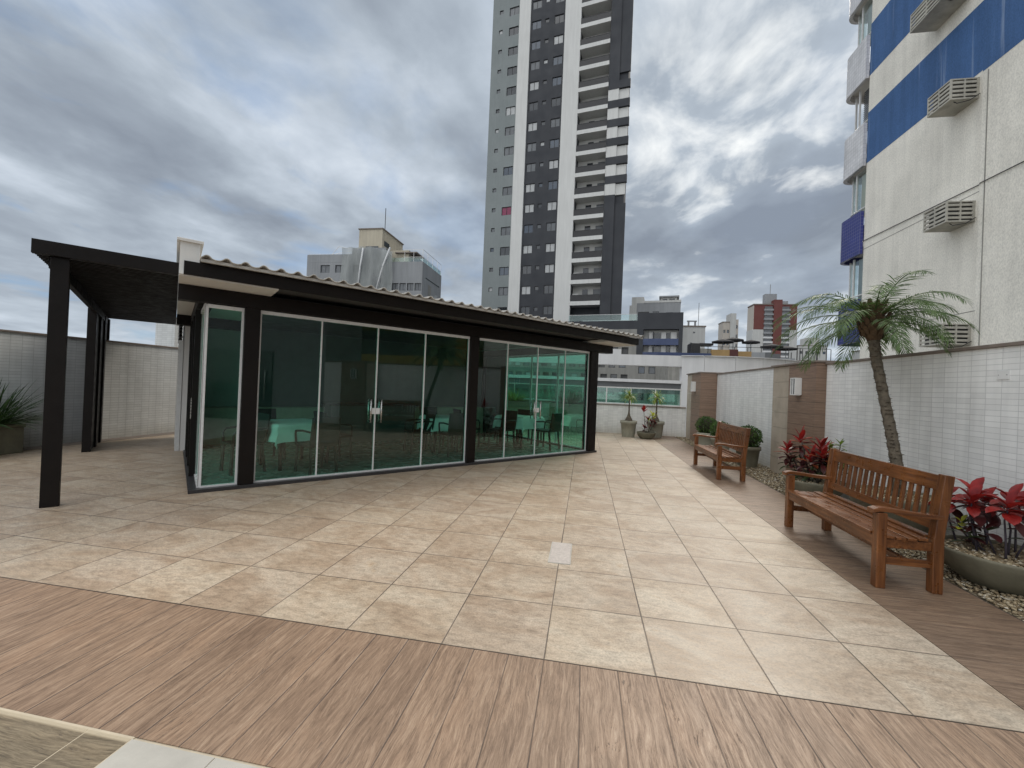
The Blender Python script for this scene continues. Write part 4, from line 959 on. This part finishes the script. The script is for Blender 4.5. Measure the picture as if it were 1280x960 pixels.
for i, z in enumerate((2.93, 5.88, 8.84, 11.60)):
    big = (z > 11)
    y0, y1, x = (11.72, 12.42, -.60) if not big else (12.0, 13.1, -.62)
    mb = MB(); h = .5
    mb.box(x, -.001, y0, y1, z, z + .035).box(x, -.001, y0, y1, z + h - .03, z + h)
    for yy in (y0, y1 - .03): mb.box(x + .0, x + .04, yy, yy + .03, z + .036, z + h - .031); mb.box(-.05, -.002, yy, yy + .03, z + .036, z + h - .031)
    mb.box(x, x + .03, (y0 + y1) / 2 - .015, (y0 + y1) / 2 + .015, z + .036, z + h - .031); mb.box(x * .5 - .015, x * .5 + .015, y0, y0 + .03, z + .036, z + h - .031)
    for k in range(4):
        zz = z + .075 + k * .102
        mb.box(x + .003, x + .028, y0 + .03, y1 - .03, zz, zz + .055); mb.box(x + .042, -.052, y0 + .003, y0 + .028, zz, zz + .055)
    ab = mb.build('air_conditioner_box', M['acwhite'], t)
    part('inner_unit', M['inner_dark'], ab, [(x + .09, -.003, y0 + .09, y1 - .06, z + .04, z + h - .04)])
    mb = MB(); mb.tube([(-.45, y0 + .1, z - .002), (-.42, y0 + .05, z - .07), (-.2, y0 - .02, z - .05), (-.02, y0 - .04, z + .08)], .010, 6); mb.build('drain_hose', M['frame_dark'], ab)
# cable along the facade
tt = thing('facade_cable', 'thin dark cable strung along the cream facade', 'cable', (9, 0, 0))
mb = MB().tube([(-.10, 8.0, 6.60), (-.10, 11.5, 6.69), (-.03, 11.58, 6.70), (-.03, 15.8, 6.83)], .012, 6); mb.build('cable_run', M['frame_dark'], tt)
mb = MB().tube([(-.03, 15.8, 6.83), (-.04, 16.4, 6.86), (-.04, 17.1, 6.87)], .012, 6); mb.build('cable_end', M['plastic'], tt)
# rounded balconies on the far face
def rounded(x0, x1, y0, y1, r, n=8):
    pts = [(x0, y0)]
    pts = [(x1, y0), (x1, y1)] + [(x0 + r - r * math.sin(PI / 2 * i / n), y1 - r + r * math.cos(PI / 2 * i / n)) for i in range(n + 1)] + [(x0, y0)]
    return pts
for i in range(6):
    z = 3.45 + 2.965 * i; mt = M['condo_blue'] if i < 2 else M['condo_tile']
    o_ = rounded(-.12, 3.0, 15.84, 17.25, .45); i_ = rounded(-.02, 2.9, 15.84, 17.15, .38)
    mb = MB(); n = len(o_)
    for j in range(n):
        if (o_[j][1] < 15.85 and o_[(j + 1) % n][1] < 15.85) or (o_[j][0] == 3.0 and o_[(j + 1) % n][0] == 3.0): continue
        (a, b), (c_, d_) = o_[j], o_[(j + 1) % n]; (e, f), (g, h) = i_[j], i_[(j + 1) % n]
        mb.add([(a, b, z), (c_, d_, z), (c_, d_, z + 1.45), (a, b, z + 1.45), (e, f, z), (g, h, z), (g, h, z + 1.45), (e, f, z + 1.45)],
               [(0, 1, 2, 3), (7, 6, 5, 4), (3, 2, 6, 7), (1, 0, 4, 5), (0, 3, 7, 4), (2, 1, 5, 6)])
    bl = mb.build('balcony', mt, t)
    mb = MB(); mb.prism(rounded(-.015, 2.89, 15.845, 17.14, .37), z + .25, z + .40); mb.build('balcony_slab', M['soffit'], bl)
    tr_ = MB().tube([(p[0], p[1], z + 1.62) for p in rounded(.06, 2.9, 15.86, 17.02, .42)[2:]], .022, 8)
    tr_.build('handrail', M['alu'], bl)
    gp = MB(); pp = rounded(.10, 2.9, 15.86, 16.98, .40)[2:]
    zt = z + 2.95
    for j in range(len(pp) - 1): gp.add([(pp[j][0], pp[j][1], z + 1.46), (pp[j + 1][0], pp[j + 1][1], z + 1.46), (pp[j + 1][0], pp[j + 1][1], zt), (pp[j][0], pp[j][1], zt)], [(0, 1, 2, 3)])
    if i in (0, 1, 3): gp.build('glazing', M['clearglass'], bl)
    part('mullion', M['alu'], bl, [(.07, .12, 16.45, 16.5, z + 1.40, zt), (.07, .12, 15.86, 15.9, z + 1.40, zt), (.18, .23, 16.85, 16.9, z + 1.40, zt)])
    if i in (0, 1, 3): part('blind', M['concrete'] if i != 1 else M['bl_cream'], bl, [(.22, .25, 15.91, 16.44, z + 1.40, z + 2.94)])
    else:
        bm_ = MB()
        for q in range(22): bm_.bar((.22, 15.91, z + 1.42 + q * .068), (.22, 16.44, z + 1.42 + q * .068), .03, .055, up=(1, 0, .7))
        bm_.build('slatted_blind', M['g_slab'], bl)
    part('side_wall', M['g_slab'], bl, [(2.75, 2.88, 15.86, 17.1, z + 1.451, zt - .01)])
    part('balcony_door', M['win_dark'], bl, [(.6, 2.6, 15.832, 15.839, z + .5, z + 2.6)])

# ------------------------------------------------------------------ white curved frame building beyond the parapet
t = thing('curved_parapet_building', 'white building with long curved parapet and open framed bay beyond the railing', 'building', (0, 24, 0))
part('band_beam', M['w_frame'], t, [(-9, 5.12, 0, .5, 2.93, 3.52)])
part('post', M['w_frame'], t, [(1.39, 1.9, .01, .49, 3.521, 3.80)]); part('post', M['w_frame'], t, [(-9, -8.6, .01, .49, -12, 2.929)])
part('lower_beam', M['w_frame'], t, [(-8.6, 5.12, -.05, .45, 2.0, 2.17)])
part('floor_slab', M['g_slab'], t, [(-8.6, 5.12, .1, .6, 1.42, 1.999)])
part('lower_beam', M['w_frame'], t, [(-8.6, 5.12, -.4, .6, .62, .82)]); part('floor_slab', M['g_slab'], t, [(-8.6, 5.12, .02, .7, -.4, .619)])
mb = MB(); outer = [(5.121, 0.0), (6.2, -.25), (7.74, -.27), (9.2, .1), (10.6, .85), (11.72, 1.78), (13.2, 3.1), (15.2, 5.1), (17.4, 7.36), (20, 10.5)]
for j in range(len(outer) - 1):
    (a, b), (c_, d_) = outer[j], outer[j + 1]; k = .004
    mb.add([(a, b, -12), (c_ - k * 4, d_, -12), (c_ - k * 4, d_, 3.5), (a, b, 3.5), (a, b + .5, -12), (c_ - k * 4, d_ + .5, -12), (c_ - k * 4, d_ + .5, 3.5), (a, b + .5, 3.5)],
           [(0, 1, 2, 3), (7, 6, 5, 4), (3, 2, 6, 7), (0, 3, 7, 4), (2, 1, 5, 6)])
mb.build('curved_wall', M['w_frame'], t)
mb = MB()
for j in range(len(outer) - 1):
    (a, b), (c_, d_) = outer[j], outer[j + 1]; mb.bar((a, b + .2, 3.52), (c_, d_ + .2, 3.52), .62, .036)
mb.build('coping', M['w_frame'], t)
# rail mesh in the lower bay
part('bay_railing', M['railglass'], t, [(-8.6, 5.1, .7, .71, .82, 1.4)])

# ------------------------------------------------------------------ tall tower
TA = rad(-10.3); T0 = (-4.4, 60.0)
ax_ = (-4.36, 60.0)
rdir = Vector((0, 0, 0))
tw = thing('residential_tower', 'very tall grey, charcoal and white apartment tower with stacked balconies', 'tower', (-4.352, 60.0, 0), TA)
FH = 3.01; F0 = 15.0; NF = 18
fl = [F0 + FH * k for k in range(-1, NF)]
TOP = 74
def zone(name, x0, x1, holes, m, y=0.0): facade(MB(), x0, x1, -12, TOP, holes, y).build(name, m, tw)
hs = [(-10.80, -10.2, z + .65, z + 1.25) for z in fl]; hb = [(-9.18, -7.66, z, z + 1.25) for z in fl]
zone('grey_wall', -11.9, -7.5, hs + hb, M['t_grey'])
h1 = [(-5.55, -4.12, z, z + 1.25) for z in fl]; h2 = [(-3.54, -2.9, z + .55, z + 1.15) for z in fl]; h3 = [(-2.12, -.72, z, z + 1.25) for z in fl]
zone('charcoal_wall', -5.75, -.5, h1 + h2 + h3, M['t_dark'])
part('white_pier', M['t_white'], tw, [(-7.498, -5.752, -.18, .3, -12, TOP)]); part('white_pier', M['t_white'], tw, [(-.498, 1.83, -.18, .3, -12, TOP)])
part('tower_core', M['t_dark'], tw, [(-11.88, 1.829, .31, 17, -12, TOP), (1.83, 5.9, 1.62, 17, -12, TOP), (6.001, 8.62, .31, 2.5, -12, TOP)])
part('side_wall', M['t_grey'], tw, [(-11.9, -11.881, 0.001, 17, -12, TOP)])
add_windows(tw, [(h[0], 0, h[2]) for h in hs], .6, .6, M['frame_dark'], .06, False, (6, 1, 3, 1))
add_windows(tw, [(h[0], 0, h[2]) for h in hb], 1.52, 1.25, M['frame_dark'], .06, True, (3, 2, 3, 3), {5: 4})
add_windows(tw, [(h[0], 0, h[2]) for h in h1], 1.43, 1.25, M['frame_dark'], .06, True, (3, 2, 3, 4))
add_windows(tw, [(h[0], 0, h[2]) for h in h2], .64, .6, M['frame_dark'], .06, False, (6, 1, 3, 1))
add_windows(tw, [(h[0], 0, h[2]) for h in h3], 1.40, 1.25, M['frame_dark'], .06, True, (3, 2, 3, 4))
# balconies
slab = MB().box(1.832, 6.02, -.25, 1.6, 13.16, 13.72).mesh('balcony', M['t_white'])
back = MB().box(1.835, 5.99, 1.45, 1.60, 13.722, 16.16).mesh('back_wall', M['t_back'])
rail = MB().box(1.87, 5.98, -.2, -.17, 13.74, 14.55).box(1.85, 6.0, -.22, -.15, 14.56, 14.62).box(1.87, 1.92, -.21, -.16, 13.73, 14.56).box(5.94, 5.99, -.21, -.16, 13.73, 14.56).mesh('railing', M['frame_dark'])
door = MB().box(3.2, 4.0, 1.40, 1.449, 13.73, 15.75).mesh('balcony_door', M['win_dark'])
win = MB().box(4.75, 5.75, 1.40, 1.449, 14.5, 15.7).mesh('balcony_window', M['win_mid'])
ac = MB().box(1.95, 2.75, .7, 1.1, 14.4, 15.0).lathe([(.22, 0), (.22, .02), (.02, .02)], 12, (2.3, .7, 14.7)).mesh('air_conditioner', M['t_white'])
for k in range(0, NF - 1):
    o = link('balcony', slab, tw, loc=(0, 0, FH * k))
    link('back_wall', back, o); link('railing', rail, o); link('balcony_door', door, o); link('balcony_window', win, o)
    if k in (0, 1, 2, 8, 10, 11, 12, 13, 14): link('air_conditioner', ac, o)
# the striped bay on the right
part('charcoal_bay', M['t_dark'], tw, [(6.022, 7.45, -.12, .3, -12, 28.2), (7.451, 8.9, .1, .3, -12, 27.0), (6.022, 7.45, -.12, .3, 43.6, TOP), (7.451, 8.9, .05, .3, 45.0, TOP)])
for k in range(6):
    z = 28.21 + 2.96 * k - .1
    z0 = 28.21 + k * 2.6
    part('white_panel', M['t_white'], tw, [(6.022, 7.45, -.10, .3, z0 + .0 + .0, z0 + 1.55), (7.451, 8.75, .12, .3, z0, z0 + 1.5)])
    part('charcoal_panel', M['t_dark'], tw, [(6.022, 8.95, -.16, .3, z0 + 1.551, z0 + 2.598)])
# dark podium with its terrace and blue balconies in front of the tower
pd = thing('podium_building', 'charcoal podium with glass fenced terrace and navy balconies at the tower foot', 'building', (0, 50, 0), TA)
part('terrace_slab', M['t_dark'], pd, [(-12, 5.599, 0, 9, 8.5, 9.48)])
part('upper_block', M['t_dark'], pd, [(5.6, 10.4, -.02, 9, 8.48, 10.3)])
part('terrace_glass', M['clearglass'], pd, [(-2.3, 5.58, .1, .12, 9.49, 10.2)]); part('terrace_rail', M['alu'], pd, [(-2.3, 5.58, .08, .14, 10.2, 10.24)])
part('terrace_wall', M['t_white'], pd, [(-1.6, 4.4, 5.0, 5.2, 9.481, 10.35)])
part('roof_shelter', M['frame_dark'], pd, [(5.3, 6.6, 5, 8.5, 10.3, 11.35)])
holes = []; its = []
for r in range(8):
    z = -5.2 + 1.55 * r
    for i in range(15):
        x = -11.2 + 1.15 * i + (.25 if r % 2 else 0)
        if x + .8 < 5.4: holes.append((x, x + .75, z, z + .8)); its.append((x, 0, z))
facade(MB(), -12, 5.6, -12, 8.499, holes, 0, .2).build('grey_wall', M['p_grey'], pd)
part('inner_core', M['inner_dark'], pd, [(-12, 5.598, .25, 9, -12, 8.49)])
random.shuffle(its); its = its[:84]
for x, z in [(h[0], h[2]) for h in holes if (h[0], 0, h[2]) not in its]: pass
add_windows(pd, its, .75, .8, M['frame_dark'], .05, False, (5, 2, 1, 5))
for r in range(4):
    z = -4.3 + 3.1 * r - .0
    part('ledge', M['p_grey'], pd, [(-12, 10.3 if r < 3 else 5.55, -.06, -.001, z, z + .12)])
# blue balcony wing
part('wing_core', M['t_back'], pd, [(5.601, 10.2, .9, 9, 5.1, 8.47)])
wh_ = [(5.9 + 1.1 * (q % 4), 6.6 + 1.1 * (q % 4), -4 + 1.5 * (q // 4), -3.2 + 1.5 * (q // 4)) for q in range(24)]
facade(MB(), 5.601, 10.4, -12, 5.09, wh_, .0, .2).build('grey_wall', M['p_grey'], pd); part('wing_core', M['inner_dark'], pd, [(5.602, 10.39, .25, 9, -12, 5.08)])
add_windows(pd, [(h[0], 0, h[2]) for h in wh_ if h[2] > 0], .7, .8, M['frame_dark'], .05, False, (4, 2, 1, 5))
part('wing_edge', M['t_dark'], pd, [(5.602, 6.3, -.01, .89, 5.1, 8.479)]); part('wing_edge', M['t_dark'], pd, [(10.0, 10.4, -.01, .89, 5.1, 8.479)])
for r in range(2):
    z = 7.0 - 1.5 * r
    part('balcony_front', M['navy'], pd, [(6.301, 9.99, -.03, .88, z - .28, z + .42)])
    for xa, xb, ya in ((6.9, 7.3, .5), (8.2, 8.7, .6), (9.2, 9.8, .55)): part('balcony_screen', M['t_white'], pd, [(xa, xb, ya, ya + .05, z + .43, z + 1.2)])
    for xa, xb in ((7.4, 8.1), (8.75, 9.1)): part('balcony_window', M['win_dark'], pd, [(xa, xb, .84, .895, z + .45, z + 1.15)])
    part('divider', M['t_dark'], pd, [(7.33, 7.39, -.04, .88, z + .43, z + 1.215)])
# pale block with stepped roof behind the podium
t = thing('stepped_roof_building', 'pale building with stepped roof and small penthouse behind the charcoal podium', 'building', (0, 64, 0), TA)
part('main_block', M['bl_grey'], t, [(7.0, 12.9, 0, 8, -12, 14.2)]); part('stair_block', M['cityw'], t, [(6.2, 7.9, 1, 5, 14.0, 15.3), (6.0, 7.0, -.02, 4, -12, 13.9)])
mb = MB(); mb.prism([(10.2, 1), (12.4, 1), (12.4, 5), (10.2, 5)], 14.2, 15.1); mb.build('penthouse', M['cityw'], t)
part('penthouse_roof', M['bl_grey'], t, [(10.0, 12.7, .7, 5.3, 15.1, 15.3)]); part('penthouse_window', M['win_dark'], t, [(10.5, 11.1, .96, .999, 14.35, 14.9), (11.4, 12.1, .96, .999, 14.35, 14.9)])
part('upper_window', M['win_dark'], t, [(9.2, 10.1, -.03, -.001, 12.4, 13.0), (11.0, 11.9, -.03, -.001, 12.3, 12.8)])
part('parapet', M['cityw'], t, [(8.0, 12.95, -.05, .2, 14.2, 14.5), (12.7, 12.95, .21, 7, 14.2, 14.6)])

# ------------------------------------------------------------------ grey building with scaffold netting (left)
t = thing('netted_building', 'grey rooftop building draped in scaffold netting with cream penthouse', 'building', (0, 45, 0))
hl = [(-31.4, -30.2, 14.0, 14.9), (-29.5, -28.3, 14.0, 14.9), (-27.2, -26.0, 14.0, 14.9)] + [(-23.2 + .92 * i, -22.4 + .92 * i, 11.9, 12.75) for i in range(5)] + [(-31 + 2.4 * i, -29.7 + 2.4 * i, 8.5, 9.8) for i in range(5)] + [(-27.6 + 1.2 * i, -26.8 + 1.2 * i, 11.4, 12.2) for i in range(3)]
facade(MB(), -33.2, -18.66, -12, 15.2, hl, 0, .2).build('front_wall', M['bl_grey'], t)
part('core', M['bl_grey'], t, [(-33.2, -18.67, .3, 6.2, -12, 15.2)])
facade(MB(), -27.4, -23.2, 15.201, 16.85, [], -.02, .2).build('raised_wall', M['bl_grey'], t)
part('raised_core', M['bl_grey'], t, [(-27.4, -23.2, 0, 5, 15.21, 16.8), (-33.2, -27.401, 0.001, 5, 15.21, 16.15)])
mb = MB().box(-18.66, -18.62, .02, 6.2, -12, 15.2); mb.build('side_wall', M['bl_grey'], t)
for h in hl:
    f = part('window', M['frame_dark'], t, [(h[0], h[1], .16, .19, h[2], h[3])])
    part('pane', M['win_mid'], f, [(h[0] + .05, (h[0] + h[1]) / 2 - .03, .14, .155, h[2] + .05, h[3] - .05), ((h[0] + h[1]) / 2 + .03, h[1] - .05, .14, .155, h[2] + .05, h[3] - .05)])
part('side_door', M['p_grey'], t, [(-18.615, -18.58, 1.8, 2.8, 10.2, 13.0)]); part('side_slot', M['win_dark'], t, [(-18.615, -18.60, 1.0, 5.5, 13.5, 13.65)])
part('side_window', M['win_light'], t, [(-18.615, -18.60, 4.0, 4.9, 11.7, 12.3)])
ph = part('penthouse', M['bl_cream'], t, [(-26.9, -23.96, .5, 6.0, 16.81, 19.2), (-23.2, -20.9, 1.2, 5, 15.2, 16.9)])
part('penthouse_roof', M['cap'], ph, [(-27.0, -23.86, .4, 6.1, 19.2, 19.32), (-22.5, -19.8, .9, 3.2, 16.5, 16.62)]); part('vent_window', M['win_dark'], ph, [(-23.955, -23.93, 1.0, 2.3, 17.4, 18.0), (-26.0, -24.4, .45, .495, 17.0, 17.2)])
part('antenna', M['frame_dark'], t, [(-24.5, -24.44, 2.0, 2.06, 19.3, 22.3)])
fr = MB()
for x in (-20.9, -19.8, -18.7): fr.bar((x, .1, 15.2), (x, .1, 16.6), .035, .035)
for y in (1.6, 3.2, 4.8, 6.1): fr.bar((-18.7, y, 15.2), (-18.7, y, 16.6), .035, .035)
for z in (15.75, 16.6): fr.bar((-21, .1, z), (-18.7, .1, z), .03, .03); fr.bar((-18.7, .1, z), (-18.7, 6.1, z), .03, .03)
fr.build('roof_railing', M['steel'], t); part('rail_glass', M['clearglass'], t, [(-23, -18.75, .12, .13, 15.21, 15.7), (-18.72, -18.71, .14, 6.1, 15.21, 15.7)])
part('water_tank', M['navy'], t, [(-21.0, -19.9, 2.0, 3.0, 15.2, 16.1)])
fr = MB(); fr.bar((-31, .5, 16.2), (-27.5, .5, 16.75), .04, .04); fr.bar((-29.5, .6, 17.3), (-26.9, .4, 16.7), .04, .04); fr.bar((-29.5, .6, 17.3), (-30.5, .6, 16.2), .04, .04); fr.bar((-33.2, .3, 16.3), (-27.4, .3, 16.3), .03, .03); fr.build('scaffold_pole', M['steel'], t)
mb = MB(); nx, nz = 26, 10
for j in range(nz + 1):
    for i in range(nx + 1):
        x = -28.4 + 6.4 * i / nx; z = 16.8 - 8 * j / nz - (.6 * max(0, (i - 14) / 12) if j == 0 else 0); mb.v.append((x, -.55 + .22 * math.sin(i * 1.1) + .15 * math.sin(i * .37 + j), z))
for j in range(nz):
    for i in range(nx): mb.f.append((j * (nx + 1) + i, j * (nx + 1) + i + 1, (j + 1) * (nx + 1) + i + 1, (j + 1) * (nx + 1) + i)); mb.sm.append(True); mb.mi.append(0)
mb.build('netting', M['net'], t)
mb = MB()
for x0_, x1_ in ((-22.3, -24.2), (-25.6, -26.2)): mb.tube([(x0_, -.75, 16.6), (x0_ * .6 + x1_ * .4, -.8, 14.5), (x1_, -.8, 10)], .10, 6)
mb.build('net_fold', M['w_frame'], t)

# ------------------------------------------------------------------ skyline on the right
def city(name, label, x0, x1, y, d, ztop, m, rows=0, cols=0, wz=14.0, ww=1.1, wh=1.2, extra=None):
    t = thing(name, label, 'building', (x0, y, 0)); W = x1 - x0
    hl = []
    for r in range(rows):
        for c_ in range(cols):
            x = (W / cols) * (c_ + .5) - ww / 2; z = ztop - 2.6 - r * 3.0
            hl.append((x, x + ww, z, z + wh))
    facade(MB(), 0, W, -12, ztop, hl, 0, .3).build('wall', m, t); part('core', m, t, [(0, W, .4, d, -12, ztop - .01)]); part('side_wall', m, t, [(-.02, -.001, .0, d, -12, ztop)])
    part('roof_slab', M['cap'], t, [(-.1, W + .1, -.1, d + .1, ztop + .001, ztop + .2)])
    for h in hl[:90]: part('window', random.choice([M['win_dark'], M['win_mid'], M['win_blue']]), t, [(h[0], h[1], .2, .29, h[2], h[3])])
    return t
t = city('white_block', 'plain white windowless block with roof mast beside the podium', 14.8, 18.2, 70, 2.5, 12.0, M['cityw'])
part('roof_frame', M['bl_grey'], t, [(1.0, 1.25, 1, 1.2, 12.2, 13.0), (2.0, 2.25, 1, 1.2, 12.2, 13.0), (.9, 2.35, .95, 1.3, 13.001, 13.15)]); part('mast', M['bl_grey'], t, [(2.55, 2.62, 1, 1.07, 12.2, 16.0)]); part('vent', M['win_dark'], t, [(1.6, 1.9, -.03, -.002, 11.0, 11.25), (1.2, 1.5, -.03, -.002, 9.2, 9.5)])
t = city('pale_tower', 'pale cream narrow tower far behind the dark umbrellas', 32.6, 34.2, 110, 3.4, 19.2, M['citycream'], 6, 2, ww=.5, wh=.8)
part('stair_tower', M['cityw'], t, [(1.61, 2.9, -.3, 3, -12, 21.4)]); part('side_wing', M['citycream'], t, [(2.91, 3.6, .2, 3, -12, 20.0)])
for k in range(6): part('wing_window', M['win_dark'], t, [(3.05, 3.45, .15, .198, 17.8 - 2.3 * k, 18.6 - 2.3 * k)])
# red and white tower
t = thing('red_tower', 'dark red and white apartment tower with stacked balconies on the skyline', 'tower', (0, 140, 0))
part('upper_wall', M['brick'], t, [(50.3, 62.4, 0, 5, 22.0, 29.6), (55.7, 58.0, -.6, 2, 12, 31.1)])
part('lower_wall', M['cityw'], t, [(50.1, 53.2, .01, 5, -12, 21.99), (60.4, 62.6, .01, 5, -12, 21.99), (53.201, 60.399, .9, 4.9, -12, 21.98)])
part('side_wall', M['citycream'], t, [(50.2, 50.29, .02, 5, 22.0, 29.4)]); part('parapet', M['cap'], t, [(50.1, 62.6, -.15, 5, 29.601, 29.9)])
part('penthouse', M['bl_grey'], t, [(53.9, 57.2, 1.5, 3.5, 29.9, 33.3), (58.4, 60.2, 1, 1.3, 29.9, 31.0)]); part('mast', M['bl_grey'], t, [(55.6, 55.75, 2.5, 2.65, 33.3, 36.5)])
for r in range(12):
    z = 28.3 - 1.42 * r
    part('balcony', M['bl_grey'] if r < 6 else M['w_frame'], t, [(53.1, 55.68, -.5, .2, z - .55, z), (58.02, 60.4, -.5, .2, z - .55, z)])
    part('balcony_window', M['win_mid'] if r % 3 else M['win_dark'], t, [(53.3, 55.6, -.08, -.002, z + .05, z + .8), (58.1, 60.2, -.08, -.002, z + .05, z + .8)])
t = city('far_white_block', 'hazy white low block on the skyline right of the red tower', 67.5, 76, 150, 4, 18.4, M['cityw'], 4, 5, ww=.8, wh=.9)
part('roof_block', M['cityw'], t, [(3.2, 6.6, 1, 6, 18.6, 21.2)]); part('roof_window', M['win_mid'], t, [(3.8, 4.5, .9, .999, 19.2, 20)])
t = city('far_grey_block', 'small grey block peeking between the red tower and the white block', 64.6, 66.6, 150, 3, 19.6, M['bl_grey'], 3, 2, ww=.5, wh=.6)
t = city('distant_block', 'distant cream block with horizontal balconies below the blue balcony', 52.0, 58.5, 85, 9, 11.0, M['cityw'], 3, 3, ww=.9, wh=1.0)
for k in range(4): part('balcony_strip', M['bl_grey'], t, [(3.2, 6.2, -.6, -.001, 1.0 + 2.6 * k, 1.9 + 2.6 * k)])
# roof-top restaurant
t = thing('rooftop_restaurant', 'rooftop restaurant front with ochre, maroon and grey panels above the curved wall', 'building', (0, 40, 0))
part('ochre_panel', M['ochre'], t, [(11.0, 12.5, 0, .3, 3.0, 5.5), (13.2, 14.3, .02, .3, 3, 5.4)]); part('maroon_panel', M['maroon'], t, [(12.501, 13.199, -.02, .3, 3, 5.55), (17.8, 20.6, -.02, .3, 1, 4.75)])
part('grey_panel', M['bl_grey'], t, [(14.301, 15.4, .01, .3, 3, 5.35), (16.6, 17.799, .0, .3, 2, 4.9)]); part('dark_panel', M['g_slab'], t, [(15.401, 16.599, -.01, .3, 2.5, 5.25)])
part('deck', M['concrete'], t, [(7.4, 20.6, .31, 7, -12, 4.4)]); part('pipe_rail', M['frame_dark'], t, [(9.5, 20.6, .1, .14, 5.75, 5.79)] + [(9.6 + 1.1 * i, 9.64 + 1.1 * i, .1, .14, 4.5, 5.75) for i in range(11)])
part('navy_glass', M['navy'], t, [(6.4, 10.99, 0, .05, 4.35, 5.15)]); part('bar_hut', M['frame_dark'], t, [(9.6, 10.4, 1.5, 3, 4.41, 6.2), (10.401, 11.6, 1.7, 3, 6.05, 6.25)]); part('bar_counter', M['concrete'], t, [(10.401, 11.5, 1.8, 2.8, 4.41, 5.75)])
for i in range(5): part('roof_pole', M['frame_dark'], t, [(17.9 + .7 * i, 17.95 + .7 * i, 1.0, 1.05, 4.41, 5.5 + (i * 37 % 11) * .1)])
def umbrella(x, y, zt, r):
    mb = MB(); n = 8
    t = thing('patio_umbrella', '', 'umbrella', (x, y, 4.4), 0, 'dark umbrellas on the restaurant roof')
    MB().tube([(0, 0, 0), (0, 0, zt - 4.4)], .035, 8).build('pole', M['bl_grey'], t)
    mb.add([(0, 0, zt - 4.4)] + [(r * math.cos(2 * PI * k / n), r * math.sin(2 * PI * k / n), zt - 4.4 - r * .27) for k in range(n)] + [(r * math.cos(2 * PI * k / n), r * math.sin(2 * PI * k / n), zt - 4.4 - r * .27 - .12) for k in range(n)],
           [(0, 1 + k, 1 + (k + 1) % n) for k in range(n)] + [(1 + k, 9 + k, 9 + (k + 1) % n, 1 + (k + 1) % n) for k in range(n)])
    mb.build('canopy', M['umbrella'], t); return t
u = umbrella(12.2, 41.0, 6.60, .95); u['label'] = 'dark umbrella left of the others, in front of the pale tower'
u = umbrella(13.55, 42.5, 6.95, .95); u['label'] = 'dark umbrella second from the left, in front of the pale tower'
u = umbrella(15.1, 42.5, 6.75, .8); u['label'] = 'small dark umbrella standing apart in the middle gap'
u = umbrella(16.3, 41.0, 6.25, .95); u['label'] = 'dark umbrella in front of the white base of the red tower'
u = umbrella(17.9, 42.0, 6.2, .95); u['label'] = 'rightmost dark umbrella in front of the red tower'

# ------------------------------------------------------------------ buildings behind the camera, seen only as reflections
t = thing('yellow_building', 'yellow balconied building seen mirrored in the pavilion glass', 'building', (15, 0, 0))
part('wall', M['yellow'], t, [(0, 10, -6.5, 5.5, -12, 18)])
for k in range(6):
    z = 1.9 + 2.9 * k - 2.9
    part('balcony', M['yellow'], t, [(-1.2, -.002, -6, 4.8, z, z + 1.1)]); part('opening', M['inner_dark'], t, [(-.05, -.003, -5.5, 4.2, z + 1.15, z + 2.6)])
t = thing('service_building', 'grey service building with dark glass door behind the photographer', 'building', (3.96, 0, 0))
part('wall', M['bl_grey'], t, [(0, 3, -7, 1.8, -.3, 4.4)]); d = part('door', M['win_dark'], t, [(-.05, -.002, -2.4, .0, 0, 2.35)]); MB().tube([(-.11, -.2, .7), (-.11, -.2, 1.7)], .018, 8).build('handle', M['steel'], d)
wall('white tiled wall end behind the photographer', [(XW, 4.15, 1.802, 2.448, -.3, 2.07)], [(XW - .03, 4.18, 1.802, 2.448, 2.07, 2.105)], M['walltile'])
